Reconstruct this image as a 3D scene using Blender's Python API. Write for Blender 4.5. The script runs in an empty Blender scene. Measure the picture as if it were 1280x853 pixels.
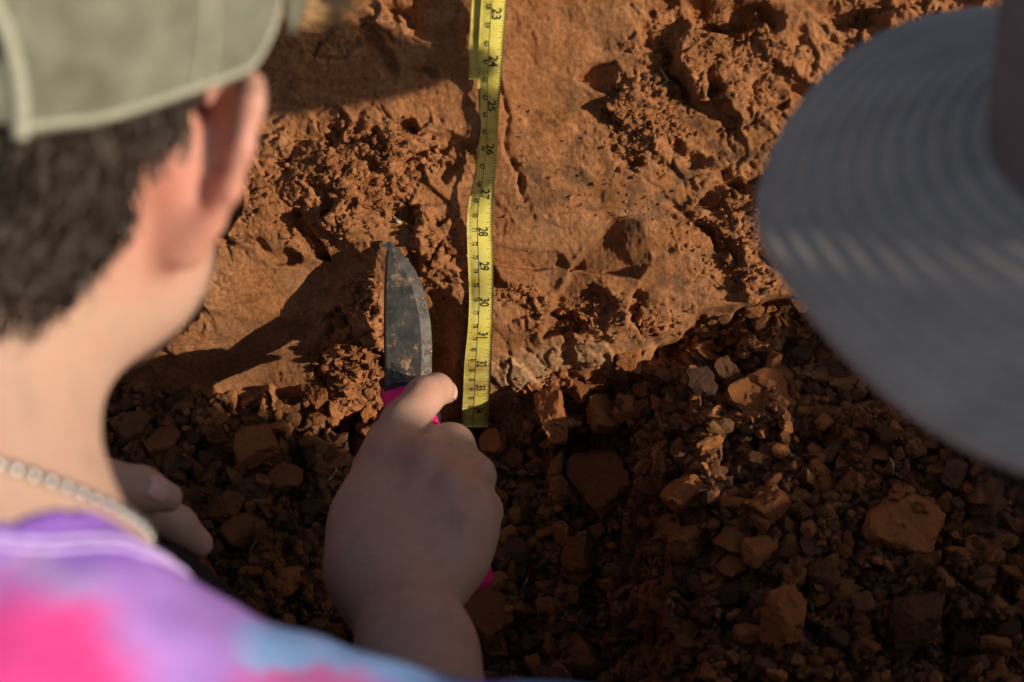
import bpy, bmesh, math, random
import numpy as np
from mathutils import Vector, Matrix, noise as mnoise
from mathutils.bvhtree import BVHTree

random.seed(7); rng = np.random.default_rng(7)
scene = bpy.context.scene
COL = scene.collection

# ------------------------------------------------------------------ camera, sky, sun, exposure
PITCH = math.radians(32); DIST = 1.2; LENS = 85.0
FPX = LENS / 36.0 * 1280.0
cP, sP = math.cos(PITCH), math.sin(PITCH)
CAM = np.array([0.0, -DIST * cP, DIST * sP])
RIGHT = np.array([1.0, 0, 0]); UPV = np.array([0, sP, cP]); BACK = np.array([0, -cP, sP])
cam_d = bpy.data.cameras.new('camera'); cam = bpy.data.objects.new('camera', cam_d); COL.objects.link(cam)
cam.location = CAM; cam.rotation_euler = (math.radians(90) - PITCH, 0, 0)
cam_d.lens = LENS; cam_d.sensor_width = 36; cam_d.clip_start = 0.02; cam_d.clip_end = 2000
cam_d.dof.use_dof = True; cam_d.dof.focus_distance = 1.19; cam_d.dof.aperture_fstop = 8.5
cam_d.dof.aperture_blades = 0
scene.camera = cam
scene.cycles.max_bounces = 5; scene.cycles.diffuse_bounces = 3; scene.cycles.glossy_bounces = 2

SUN = np.array([0.79, -0.55, 0.25]); SUN /= np.linalg.norm(SUN)      # direction towards the sun
world = bpy.data.worlds.new('World'); scene.world = world; world.use_nodes = True
nt = world.node_tree; nt.nodes.clear()
wo = nt.nodes.new('ShaderNodeOutputWorld'); bg = nt.nodes.new('ShaderNodeBackground'); sky = nt.nodes.new('ShaderNodeTexSky')
sky.sky_type = 'NISHITA'; sky.sun_disc = False
sky.sun_elevation = math.asin(SUN[2]); sky.sun_rotation = math.atan2(SUN[0], SUN[1])
bg.inputs[1].default_value = 0.15
nt.links.new(sky.outputs[0], bg.inputs[0]); nt.links.new(bg.outputs[0], wo.inputs[0])
sun_d = bpy.data.lights.new('sun', 'SUN'); sun_d.energy = 5.0; sun_d.angle = math.radians(0.55); sun_d.color = (1.0, 0.88, 0.72)
sun = bpy.data.objects.new('sun', sun_d); COL.objects.link(sun)
sun.rotation_euler = Vector(SUN).to_track_quat('Z', 'Y').to_euler(); sun.location = (3, -3, 3)
vs = scene.view_settings; vs.view_transform = 'Standard'; vs.look = 'None'; vs.exposure = 0.0; vs.gamma = 1.0
vs.use_curve_mapping = False

# ------------------------------------------------------------------ helpers
def U(px, py, d):
    """a point of the place, read off the photograph at a measured distance d from the lens plane"""
    return CAM - BACK * d + RIGHT * ((px - 640) / FPX * d) + UPV * ((426.5 - py) / FPX * d)
def to_px(P):
    P = np.atleast_2d(P); r = P - CAM
    d = -(r @ BACK); return 640 + FPX * (r @ RIGHT) / d, 426.5 - FPX * (r @ UPV) / d, d

def tag(o, label=None, cat=None, group=None, kind=None):
    if label: o['label'] = label
    if cat: o['category'] = cat
    if group: o['group'] = group
    if kind: o['kind'] = kind
    return o
def link(name, me, mat=None, parent=None):
    o = bpy.data.objects.new(name, me); COL.objects.link(o)
    if mat is not None and not me.materials: me.materials.append(mat)
    if parent is not None: o.parent = parent
    return o
def empty(name, loc):
    o = bpy.data.objects.new(name, None); COL.objects.link(o); o.location = loc; o.empty_display_size = 0.02
    return o
def pmesh(name, verts, faces, smooth=True):
    verts = np.asarray(verts, dtype=np.float64)
    me = bpy.data.meshes.new(name)
    if isinstance(faces, np.ndarray):
        n, k = faces.shape
        me.vertices.add(len(verts)); me.vertices.foreach_set('co', verts.ravel())
        me.loops.add(n * k); me.loops.foreach_set('vertex_index', faces.ravel().astype(np.int32))
        me.polygons.add(n); me.polygons.foreach_set('loop_start', np.arange(0, n * k, k, dtype=np.int32))
        me.update(calc_edges=True)
    else:
        me.from_pydata([tuple(v) for v in verts], [], [tuple(f) for f in faces]); me.update()
    me.polygons.foreach_set('use_smooth', np.full(len(me.polygons), smooth))
    return me
def under(o, root):
    """parent keeping the world place (roots carry only a translation)"""
    o.parent = root; o.matrix_parent_inverse = Matrix.Translation(-root.location); return o
def vcol(me, name, arr):
    a = me.attributes.new(name, 'FLOAT_COLOR', 'POINT')
    c = np.ones((len(me.vertices), 4)); c[:, :arr.shape[1]] = arr; a.data.foreach_set('color', c.ravel())

def grid_faces(n, m, wrap_m=False):
    i, j = np.meshgrid(np.arange(n - 1), np.arange(m if wrap_m else m - 1), indexing='ij')
    j2 = (j + 1) % m
    return np.stack([i * m + j, i * m + j2, (i + 1) * m + j2, (i + 1) * m + j], -1).reshape(-1, 4)
def tube(pts, rad, seg=8, cap=True):
    pts = np.asarray(pts, float); n = len(pts); rad = np.broadcast_to(rad, (n,))
    T = np.gradient(pts, axis=0); T /= np.linalg.norm(T, axis=1)[:, None] + 1e-12
    ref = np.array([0.3, 0.5, 0.81]); V = []
    for i in range(n):
        a = np.cross(T[i], ref); a /= np.linalg.norm(a) + 1e-12; b = np.cross(T[i], a)
        th = np.linspace(0, 2 * np.pi, seg, endpoint=False)
        V.append(pts[i] + rad[i] * (np.cos(th)[:, None] * a + np.sin(th)[:, None] * b))
    return np.concatenate(V), grid_faces(n, seg, True)

# --- noise
def _hash(ix, iy, s):
    h = (ix.astype(np.int64) * 374761393 + iy.astype(np.int64) * 668265263 + s * 974711) & 0x7fffffff
    h = ((h ^ (h >> 13)) * 1274126177) & 0x7fffffff
    return ((h ^ (h >> 16)) & 0xffff) / 65535.0
def pn(x, y, s=0):
    ix, iy = np.floor(x), np.floor(y); fx, fy = x - ix, y - iy
    ux, uy = fx * fx * fx * (fx * (fx * 6 - 15) + 10), fy * fy * fy * (fy * (fy * 6 - 15) + 10)
    def g(a, b):
        th = _hash(ix + a, iy + b, s) * 2 * np.pi
        return np.cos(th) * (fx - a) + np.sin(th) * (fy - b)
    return 1.5 * ((g(0, 0) * (1 - ux) + g(1, 0) * ux) * (1 - uy) + (g(0, 1) * (1 - ux) + g(1, 1) * ux) * uy)
def fbm(x, y, s=0, o=4, gain=.5):
    r = 0; a = 1
    for i in range(o):
        r = r + a * pn(x, y, s + i * 17); x = x * 2.03 + 5.1; y = y * 2.03 + 1.7; a *= gain
    return r
def worley(x, y, s=0):
    ix, iy = np.floor(x), np.floor(y)
    f1 = np.full(x.shape, 9.0); f2 = np.full(x.shape, 9.0); rid = np.zeros(x.shape); gx = np.zeros(x.shape); gy = np.zeros(x.shape)
    for a in (-1, 0, 1):
        for b in (-1, 0, 1):
            cx, cy = ix + a, iy + b
            qx = cx + _hash(cx, cy, s); qy = cy + _hash(cx, cy, s + 5)
            d = np.hypot(qx - x, qy - y); n = d < f1
            f2 = np.where(n, f1, np.minimum(f2, d)); rid = np.where(n, _hash(cx, cy, s + 9), rid)
            gx = np.where(n, x - qx, gx); gy = np.where(n, y - qy, gy); f1 = np.where(n, d, f1)
    return f1, f2, rid, gx, gy
def sstep(a, b, x):
    t = np.clip((x - a) / (b - a), 0, 1); return t * t * (3 - 2 * t)

# ------------------------------------------------------------------ materials
def nodes_of(name):
    m = bpy.data.materials.new(name); m.use_nodes = True; n = m.node_tree
    b = n.nodes['Principled BSDF']; return m, n, b
def ramp(n, stops):
    r = n.nodes.new('ShaderNodeValToRGB'); e = r.color_ramp.elements
    while len(e) < len(stops): e.new(0.5)
    for k, (p, c) in zip(e, stops): k.position = p; k.color = (*c, 1)
    return r
def tex(n, scale, detail=6, rough=.6, coord='Object'):
    tc = n.nodes.new('ShaderNodeTexCoord'); t = n.nodes.new('ShaderNodeTexNoise')
    t.inputs['Scale'].default_value = scale; t.inputs['Detail'].default_value = detail; t.inputs['Roughness'].default_value = rough
    n.links.new(tc.outputs[coord], t.inputs['Vector']); return t
def bump(n, b, src, strength, dist):
    bu = n.nodes.new('ShaderNodeBump'); bu.inputs['Strength'].default_value = strength; bu.inputs['Distance'].default_value = dist
    n.links.new(src, bu.inputs['Height']); n.links.new(bu.outputs[0], b.inputs['Normal']); return bu
def mixc(n, a, bcol, fac, mode='MIX'):
    m = n.nodes.new('ShaderNodeMix'); m.data_type = 'RGBA'; m.blend_type = mode
    for sock, v in ((m.inputs[6], a), (m.inputs[7], bcol), (m.inputs[0], fac)):
        if hasattr(v, 'links') or hasattr(v, 'is_linked'): n.links.new(v, sock)
        else: sock.default_value = v if isinstance(v, (int, float)) else (*v, 1)
    return m.outputs[2]
def soil_mat(name, stops, coord='Object', attr=None, objrand=False, bstr=.55):
    m, n, b = nodes_of(name)
    t = tex(n, 38, 8, .66, coord); r = ramp(n, stops); n.links.new(t.outputs[0], r.inputs[0])
    c = r.outputs[0]
    t2 = tex(n, 420, 4, .7, coord); r2 = ramp(n, [(.32, (.62, .58, .55)), (.62, (1.12, 1.1, 1.08))]); n.links.new(t2.outputs[0], r2.inputs[0])
    c = mixc(n, c, r2.outputs[0], 1.0, 'MULTIPLY')
    if attr:
        a = n.nodes.new('ShaderNodeAttribute'); a.attribute_name = attr
        c = mixc(n, c, a.outputs[0], 1.0, 'MULTIPLY')
    if objrand:
        oi = n.nodes.new('ShaderNodeObjectInfo'); r3 = ramp(n, [(0, (.62, .6, .6)), (.5, (.95, .92, .9)), (1, (1.28, 1.2, 1.1))])
        n.links.new(oi.outputs['Random'], r3.inputs[0]); c = mixc(n, c, r3.outputs[0], 1.0, 'MULTIPLY')
    n.links.new(c, b.inputs['Base Color']); b.inputs['Roughness'].default_value = .95; b.inputs['Specular IOR Level'].default_value = .15
    t3 = tex(n, 800, 8, .8, coord); bump(n, b, t3.outputs[0], bstr, .0024)
    return m
RED = [(.28, (.26, .108, .040)), (.46, (.41, .176, .068)), (.6, (.49, .220, .092)), (.75, (.53, .270, .130))]
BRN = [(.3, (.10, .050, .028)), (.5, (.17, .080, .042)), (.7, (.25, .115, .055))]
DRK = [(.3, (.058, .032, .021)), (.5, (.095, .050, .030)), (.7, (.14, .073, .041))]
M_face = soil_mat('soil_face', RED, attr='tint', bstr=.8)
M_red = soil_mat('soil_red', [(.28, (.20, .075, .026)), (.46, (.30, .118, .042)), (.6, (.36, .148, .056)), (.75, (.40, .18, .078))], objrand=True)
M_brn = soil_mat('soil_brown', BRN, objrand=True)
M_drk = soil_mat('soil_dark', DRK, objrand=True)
M_crumb = soil_mat('soil_crumb', RED, attr='tint')
M_topsoil = soil_mat('topsoil', [(.3, (.16, .09, .05)), (.5, (.26, .14, .07)), (.7, (.34, .2, .11))])

def simple(name, col, rough=.6, metal=0, spec=.4, nscale=None, var=.15, bstr=0, sss=0):
    m, n, b = nodes_of(name)
    b.inputs['Roughness'].default_value = rough; b.inputs['Metallic'].default_value = metal; b.inputs['Specular IOR Level'].default_value = spec
    if nscale:
        t = tex(n, nscale, 6, .6); r = ramp(n, [(.3, tuple(c * (1 - var) for c in col)), (.7, tuple(min(1, c * (1 + var)) for c in col))])
        n.links.new(t.outputs[0], r.inputs[0]); n.links.new(r.outputs[0], b.inputs['Base Color'])
        if bstr: bump(n, b, t.outputs[0], bstr, .001)
    else: b.inputs['Base Color'].default_value = (*col, 1)
    if sss: b.inputs['Subsurface Weight'].default_value = sss; b.inputs['Subsurface Radius'].default_value = (.012, .004, .002); b.inputs['Subsurface Scale'].default_value = .5
    return m

# ------------------------------------------------------------------ the excavated face and rubble slope: heights h over a plane leaning 32 degrees
def pxy(X, T, h): return 640 + FPX * X / (DIST - h), 426.5 - FPX * T / (DIST - h)
BX = np.array([-400, 60, 150, 300, 380, 480, 560, 600, 650, 700, 760, 800, 830, 870, 940, 1000, 1100, 1300, 2000])
BY = np.array([470, 470, 480, 500, 500, 515, 535, 540, 520, 520, 520, 470, 432, 405, 388, 378, 370, 365, 360])
def h_base(X, T):
    px, _ = pxy(X, T, 0)
    by = np.interp(px, BX, BY) + 16 * fbm(px / 45, px * 0 + 3.3, 19, 3); tb = (426.5 - by) / FPX * (DIST + .03)
    def wall(t): return .625 * t - .75 * np.maximum(0, .012 - t) * sstep(.03, -.03, t) 
    hw = wall(T)
    below = tb - T
    hf = wall(tb) + .50 * below + .10 * np.maximum(0, below) ** 1.0 * np.exp(-np.maximum(0, below) / .05)
    k = .012; e = np.maximum(k - np.abs(hw - hf), 0) / k
    h = np.maximum(hw, hf) + e * e * k / 4
    return h, sstep(-.004, .004, hf - hw)
def seg_d(px, py, pts):
    d = np.full(px.shape, 1e9)
    for (x0, y0), (x1, y1) in zip(pts[:-1], pts[1:]):
        dx, dy = x1 - x0, y1 - y0; t = np.clip(((px - x0) * dx + (py - y0) * dy) / (dx * dx + dy * dy), 0, 1)
        d = np.minimum(d, np.hypot(px - x0 - t * dx, py - y0 - t * dy))
    return d
def poly_in(px, py, pts):
    """signed distance in pixels, negative inside"""
    d = seg_d(px, py, pts + [pts[0]]); ins = np.zeros(px.shape, bool)
    for (x0, y0), (x1, y1) in zip(pts, pts[1:] + [pts[0]]):
        c = ((y0 > py) != (y1 > py)) & (px < (x1 - x0) * (py - y0) / (y1 - y0 + 1e-9) + x0); ins ^= c
    return np.where(ins, -d, d)
def blob(px, py, cx, cy, rx, ry, a=0, soft=.35):
    c, s = math.cos(math.radians(a)), math.sin(math.radians(a)); x, y = px - cx, py - cy
    r = np.hypot((x * c + y * s) / rx, (-x * s + y * c) / ry); return sstep(1 + soft, 1 - soft, r)
def h_full(X, T):
    h, rub = h_base(X, T); h0 = h
    px, py = pxy(X, T, h)
    wx = px + 14 * fbm(px / 60, py / 60, 51, 3); wy = py + 14 * fbm(px / 60, py / 60, 77, 3)
    wall = 1 - rub
    # how broken the face is
    rough = .10 + np.zeros(px.shape)
    for b, a in ((blob(wx, wy, 410, 225, 180, 85, -8), .9), (blob(wx, wy, 430, 20, 110, 60), .6), (blob(wx, wy, 900, 60, 120, 110, 30), .8),
                 (blob(wx, wy, 820, 150, 80, 75, 30), .65), (blob(wx, wy, 960, 300, 140, 95, 35), .65), (blob(wx, wy, 760, 400, 130, 40), .55),
                 (blob(wx, wy, 640, 360, 60, 40), .35), (blob(wx, wy, 540, 320, 50, 75), .7), (blob(wx, wy, 700, 190, 80, 60, 30), .16),
                 (blob(wx, wy, 700, 470, 130, 45), .6), (blob(wx, wy, 445, 440, 50, 90), 1.0), (blob(wx, wy, 1150, 200, 200, 300), .7), (blob(wx, wy, 150, 200, 150, 300), .6)):
        rough = np.maximum(rough, a * b)
    h = h + wall * .0045 * fbm(px / 130, py / 130, 3, 3)
    # broken soil: tilted slabs, then blocks, then crumbs; cracks open only here and there
    gate = sstep(-.15, .25, fbm(px / 45, py / 45, 14, 3))
    ca, sa = math.cos(.6), math.sin(.6); rx_, ry_ = wx * ca + wy * sa, -wx * sa + wy * ca
    for sc, an, amp, sd, ck, gt in ((85, 1.7, .0125, 11, .10, 0), (38, 1.5, .0075, 23, .25, .35), (17, 1.2, .0040, 29, .3, .75), (8, 1.1, .0020, 31, .3, .85)):
        f1, f2, rid, gx, gy = worley(rx_ / sc / an, ry_ / sc, sd)
        cell = (rid - .5) * 1.2 + gx * (_h2(rid, 1) - .5) * 2.2 + gy * (_h2(rid, 2) - .5) * 2.2
        edge = sstep(0, .10, f2 - f1)
        crack = -(1 - edge) * sstep(.0, .35, fbm(px / 30, py / 30, sd + 3, 2))
        h = h + wall * rough * amp * (cell * (.35 + .65 * edge) + ck * 2 * crack) * (1 - gt + gt * gate)
    h = h + wall * rough * .0016 * fbm(px / 11, py / 11, 41, 4, .6) * (.4 + .6 * gate)
    h = h + wall * (.00025 + .0006 * rough) * fbm(px / 5, py / 7, 43, 2)
    # trowel strokes: faint upright striation on the scraped part
    smooth = wall * (1 - np.clip(rough * 1.4, 0, 1))
    h = h + smooth * (.00030 * fbm(px / 9, py / 150, 61, 3) + .00012 * pn(px / 3.1, py / 60, 64)) * sstep(440, 380, py)
    pit = np.maximum(0, fbm(px / 8, py / 8, 66, 3) - .52) * np.maximum(0, .4 + fbm(px / 70, py / 70, 67, 2))
    h = h - smooth * .004 * pit
    # cuts left by the blade: flat facets with a step on their far side
    for pts, pa, pb, d0, d1, w in (
            ([(768, 274), (806, 280), (813, 322), (800, 346), (712, 336)], (712, 330), (812, 312), -.027, .0005, 2.5),
            ([(712, 340), (770, 338), (800, 352), (772, 402), (680, 425)], (690, 372), (786, 372), -.013, .0, 3),
            ([(722, 96), (742, 80), (770, 78), (800, 112), (796, 136), (760, 120)], (725, 100), (795, 112), -.014, .001, 3),
            ([(866, 258), (905, 222), (1000, 212), (1000, 262), (900, 262)], (866, 250), (960, 235), -.018, .001, 3),
            ([(600, 300), (700, 322), (712, 336), (600, 334)], (650, 300), (650, 335), 0, -.006, 3),
            ([(618, 350), (664, 372), (680, 400), (612, 400)], (612, 380), (676, 380), -.001, -.005, 3),
            ([(480, 2), (520, 6), (528, 32), (490, 26)], (528, 14), (480, 14), -.002, -.015, 3),
            ([(385, 225), (420, 235), (448, 270), (440, 285), (405, 262)], (385, 235), (446, 262), -.009, .0, 3),
            ([(360, 262), (372, 262), (398, 300), (410, 325), (388, 322)], (360, 290), (402, 290), -.004, -.013, 2.5),
            ([(512, 262), (560, 255), (580, 300), (582, 380), (560, 375), (530, 340)], (512, 320), (580, 320), .010, .001, 4)):
        m = sstep(w, -w, poly_in(wx * .35 + px * .65, wy * .35 + py * .65, pts))
        ax, ay = pa; dx, dy = pb[0] - ax, pb[1] - ay; t = np.clip(((px - ax) * dx + (py - ay) * dy) / (dx * dx + dy * dy), 0, 1.2)
        h = h + wall * m * (d0 + (d1 - d0) * t)
    # raised arris between the cuts, and the crack beside the tape
    h = h + wall * .0012 * np.exp(-(seg_d(px, py, [(772, 268), (712, 336), (672, 424)]) / 5) ** 2)
    h = h + wall * .002 * np.exp(-(seg_d(px, py, [(900, 205), (866, 258), (820, 300)]) / 7) ** 2)
    cr = seg_d(wx * .5 + px * .5, py, [(622, 95), (632, 140), (640, 190), (655, 250)])
    h = h - wall * .0028 * np.exp(-(cr / 3.2) ** 2) * (.5 + .8 * np.clip(fbm(px / 14, py / 14, 70, 2) + .4, 0, 1))
    # deep holes
    for cx, cy, rx, ry, a, d in ((505, 150, 16, 9, 20, .010), (470, 60, 40, 12, 60, .007), (905, 18, 55, 13, 0, .022), (848, 92, 9, 26, -25, .013), (892, 108, 10, 14, 0, .012),
                                 (930, 225, 34, 8, 12, .010), (985, 345, 42, 11, 38, .016), (905, 300, 26, 8, 30, .008), (720, 408, 34, 6, 18, .007), (345, 320, 16, 12, 30, .010),
                                 (300, 300, 30, 6, 5, .008), (800, 205, 14, 6, 20, .006), (1060, 18, 40, 10, 5, .014), (500, 268, 22, 12, 15, .010), (790, 385, 10, 20, 15, .006),
                                 (530, 95, 10, 5, 0, .004), (560, 215, 14, 7, 20, .006), (455, 265, 20, 8, 30, .006), (860, 190, 30, 7, 35, .008), (1010, 120, 30, 9, 30, .01)):
        h = h - wall * d * blob(wx, wy, cx, cy, rx, ry, a, .45)
    # the hollow the knife works in, and the undercut at the right of the face
    h = h - wall * .012 * blob(px, py, 350, 410, 110, 55, -42, .6)
    h = h + wall * .010 * blob(px, py, 445, 450, 42, 85, 0, .6)
    h = h - wall * .012 * blob(wx, wy, 530, 430, 34, 75, 0, .5)
    lip = poly_in(wx * .5 + px * .5, wy * .5 + py * .5, [(690, 450), (800, 440), (835, 420), (870, 394), (940, 380), (1010, 372), (1400, 372), (1400, 520), (690, 520)])
    h = h - .020 * sstep(5, -6, lip) * sstep(560, 470, py) * np.clip((px - 780) / 60, 0, 1)
    h = h + .034 * rub * blob(wx, wy, 738, 505, 62, 34, 0, .5)
    h = h - .014 * rub * blob(px, py, 960, 500, 170, 90, 0, .5)
    # rubble bed
    for sc, amp, sd in ((60, .012, 81), (26, .0062, 83), (12, .003, 85)):
        f1, f2, rid, gx, gy = worley(wx / sc, wy / sc * 1.1, sd)
        h = h + rub * amp * ((rid - .5) + gx * (_h2(rid, 3) - .5) * 1.6 + gy * (_h2(rid, 4) - .5) * 1.6 - .6 * np.exp(-(f2 - f1) / .1))
    h = h + rub * .0022 * fbm(px / 8, py / 8, 87, 3)
    fine = sstep(-.36, -.28, X) * sstep(.34, .26, X) * sstep(-.26, -.18, T) * sstep(.22, .165, T)
    h = h0 + (h - h0) * fine + (1 - fine) * .014 * fbm(px / 260, py / 260, 99, 3)
    return h, rub, rough, px, py
def _h2(r, k): return np.modf(np.abs(np.sin(r * 91.7 + k * 12.9) * 43758.5))[0]

def axis(lo0, lo, hi, hi1, step, big):
    a = np.arange(lo, hi, step); l = []; x = lo; s = step
    while x > lo0: s = min(s * 1.25, big); x -= s; l.append(x)
    r = []; x = a[-1]; s = step
    while x < hi1: s = min(s * 1.25, big); x += s; r.append(x)
    return np.concatenate([l[::-1], a, r])
ax = axis(-1.28, -.285, .265, 1.10, .0007, .03); at = axis(-.80, -.185, .175, .305, .0007, .03)
XX, TT = np.meshgrid(ax, at, indexing='ij')
HH, RUB, RGH, GPX, GPY = h_full(XX, TT)
PTS = XX[..., None] * RIGHT + TT[..., None] * UPV + HH[..., None] * BACK
def surf_at(px, py):
    X = (px - 640) / FPX * DIST; T = (426.5 - py) / FPX * DIST
    for _ in range(6):
        i = min(max(np.searchsorted(ax, X), 1), len(ax) - 2); j = min(max(np.searchsorted(at, T), 1), len(at) - 2)
        h = HH[i, j]; X = (px - 640) / FPX * (DIST - h); T = (426.5 - py) / FPX * (DIST - h)
    return X * RIGHT + T * UPV + h * BACK, h
# colour of the soil: pale sandy seam, dusty grey-brown scraped skin, dark humus crumbs; plus shade painted over the lower rubble
pale = blob(GPX, GPY, 690, 458, 95, 26, -12, .6) * (1 - RUB)
dust = np.clip(.5 + 1.3 * fbm(GPX / 90, GPY / 90, 91, 4), 0, 1) * (1 - np.clip(RGH, 0, 1)) * (1 - RUB)
hum = np.clip(1.6 * fbm(GPX / 26, GPY / 26, 95, 4) + .05, 0, 1) * np.clip(blob(GPX, GPY, 860, 240, 190, 170, 20, .6) + .5 * blob(GPX, GPY, 720, 200, 70, 60), 0, 1) * (1 - RUB)
rub_shade = RUB * np.clip(.75 + .7 * fbm(GPX / 40, GPY / 40, 97, 3), 0, 1) * sstep(480, 560, GPY + .0 * GPX)
tint = np.ones(GPX.shape + (3,))
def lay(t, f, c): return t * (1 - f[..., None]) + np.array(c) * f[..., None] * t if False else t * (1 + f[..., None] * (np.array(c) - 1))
tint = lay(tint, dust, (.90, .97, 1.06)); tint = lay(tint, hum, (.55, .62, .72)); tint = lay(tint, pale, (1.15, 1.45, 1.75)); tint = lay(tint, rub_shade, (.34, .38, .44))
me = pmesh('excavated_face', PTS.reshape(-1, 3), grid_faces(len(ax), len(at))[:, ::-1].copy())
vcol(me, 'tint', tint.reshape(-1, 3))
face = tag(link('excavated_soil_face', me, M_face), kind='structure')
# rest of the pit: floor, other walls, the ground around it
GZ = .27; XR, XL, YB, FZ = 1.10, -1.28, -1.55, -.52
def sheet(name, p0, pu, pv, nu, nv, amp, mat, seed):
    u, v = np.meshgrid(np.linspace(0, 1, nu), np.linspace(0, 1, nv), indexing='ij')
    P = np.array(p0) + u[..., None] * np.array(pu) + v[..., None] * np.array(pv)
    n = np.cross(pu, pv); n = n / np.linalg.norm(n)
    e = np.minimum.reduce([u * nu, (1 - u) * nu, v * nv, (1 - v) * nv]); e = np.clip(e / 2, 0, 1)
    d = amp * fbm(u * np.linalg.norm(pu) * 7, v * np.linalg.norm(pv) * 7, seed, 5) * e
    return tag(link(name, pmesh(name, (P + d[..., None] * n).reshape(-1, 3), grid_faces(nu, nv)), mat), kind='structure')
sheet('pit_floor', (XL, YB, FZ), (XR - XL, 0, 0), (0, 1.75, 0), 90, 70, .02, M_brn, 5)
sheet('pit_wall_right', (XR, YB, FZ - .05), (0, 1.75, 0), (0, 0, GZ - FZ + .05), 90, 50, .02, M_red, 6)
sheet('pit_wall_left', (XL, YB, FZ - .05), (0, 1.75, 0), (0, 0, GZ - FZ + .05), 90, 50, .02, M_red, 8)
sheet('pit_wall_back', (XL, YB, FZ - .05), (XR - XL, 0, 0), (0, 0, GZ - FZ + .05), 90, 50, .02, M_red, 9)
R0 = 400
def quad_ring():
    o = [(-R0, -R0), (R0, -R0), (R0, R0), (-R0, R0)]; i = [(XL, YB), (XR, YB), (XR, .005), (XL, .005)]
    return [(x, y, GZ) for x, y in o + i], [(0, 1, 5, 4), (1, 2, 6, 5), (2, 3, 7, 6), (3, 0, 4, 7)]
v, f = quad_ring(); tag(link('ground', pmesh('ground', v, f, False), M_topsoil), kind='structure')

# unseen heap added right of the pit, its crest shaped to throw the shade
def heap():
    n, m = 80, 120
    xs = np.linspace(1.06, 2.1, n); ys = np.linspace(-2.3, -.45, m); X, Y = np.meshgrid(xs, ys, indexing='ij')
    crest = np.interp(Y + .6962 * (X - XR), [-1.65, -1.5, -1.32, -1.28, -1.20, -1.16, -1.135, -1.115, -1.10, -1.05, -.99, -.962, -.936, -.911, -.884, -.865, -.836, -.82, -.81, -.794, -.764, -.742, -.725, -.71, -.691, -.659, -.55, -.45],
                      [-.05, .03, .17, .21, .365, .402, .392, .356, .335, .28, .20, .178, .165, .152, .13, .113, .09, .06, .042, .038, .030, .026, .040, .034, .056, .068, .07, -.05])
    prof = np.interp(X, [1.06, 1.11, 1.16, 1.22, 1.4, 2.1], [-.2, .7, 1.0, .95, .6, -.2])
    Z = GZ + crest * prof + .004 * fbm(X * 18, Y * 18, 33, 4) * np.clip(crest * prof / .1, 0, 1) - .004
    return pmesh('heap', np.stack([X, Y, Z], -1).reshape(-1, 3), grid_faces(n, m))
tag(link('shade_heap', heap(), M_topsoil), 'unseen earth mound added right of the pit to shade rubble, hand and hat', 'added shade mound')

# ------------------------------------------------------------------ clods and crumbs
def clod_mesh(name, seed, sub, flat, nplane=11, rough=.05):
    r = np.random.default_rng(seed); bm = bmesh.new(); bmesh.ops.create_icosphere(bm, subdivisions=sub, radius=1)
    P = r.normal(size=(nplane, 3)); P[:6] = np.concatenate([np.eye(3), -np.eye(3)]) + r.normal(size=(6, 3)) * .28; P /= np.linalg.norm(P, axis=1)[:, None]; D = r.uniform(.52, .86, nplane)
    off = Vector(r.uniform(-50, 50, 3))
    for v in bm.verts:
        d = np.array(v.co); q = P @ d; rr = 1.15
        m = q > .05
        if m.any(): rr = min(rr, float(np.min(D[m] / q[m])))
        if sub > 1:
            rr *= 1 + rough * 1.25 * mnoise.fractal(v.co * 2.4 + off, .6, 2.1, 6)
            if sub > 2: rr -= .16 * max(0, mnoise.noise(v.co * 3.1 + off) - .12) + .05 * max(0, mnoise.noise(v.co * 8 + off))
        v.co = v.co * rr
        v.co.z *= flat
    me = bpy.data.meshes.new(name); bm.to_mesh(me); bm.free()
    me.polygons.foreach_set('use_smooth', np.zeros(len(me.polygons), bool)); return me
BIG = [clod_mesh('clod_shape', 100 + i, 4, random.uniform(.7, 1.0), 7 + i % 5, .10) for i in range(10)]
MED = [clod_mesh('clod_shape_small', 200 + i, 3, random.uniform(.55, .95), 8, .10) for i in range(14)]
def with_mat(me, mat):
    c = me.copy(); c.materials.clear(); c.materials.append(mat); return c
SH = {k: ([with_mat(x, m) for x in BIG], [with_mat(x, m) for x in MED]) for k, m in (('red', M_red), ('brown', M_brn), ('dark', M_drk))}
def put_clod(px, py, w, hgt, col, label, group, lift=.25, rot=None, small=False, k=None):
    p, h = surf_at(px, py); d = DIST - h; r = .5 * math.sqrt(w * hgt) / FPX * d
    lst = SH[col][1 if small else 0]; me_ = lst[(k if k is not None else random.randrange(99)) % len(lst)]
    o = bpy.data.objects.new('soil_clod', me_); COL.objects.link(o)
    asp = math.sqrt(w / hgt); a = random.uniform(0, 6.28) if rot is None else rot
    # rests on the slope: its flat way lies in the slope, then is stretched across/along it
    n = Vector((0, -.42, .9)) if py > 400 else Vector((0, -.8, .6))
    n = (n + Vector((random.uniform(-.5, .5), random.uniform(-.4, .4), 0))).normalized()
    q = n.to_track_quat('Z', 'Y').to_matrix().to_4x4()
    S = Matrix.Diagonal((asp, 1, 1 / asp ** .0, 1))
    o.matrix_world = Matrix.Translation(Vector(p + BACK * r * lift + np.array([0, 0, 1]) * r * lift * .4)) @ Matrix.Diagonal((asp, 1 / asp, 1 / asp, 1)) @ q @ Matrix.Rotation(a, 4, 'Z') @ Matrix.Scale(r * 1.08, 4)
    tag(o, label, 'soil clod', group); return o
G1 = 'large clods in the rubble at the foot of the cut face'
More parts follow.
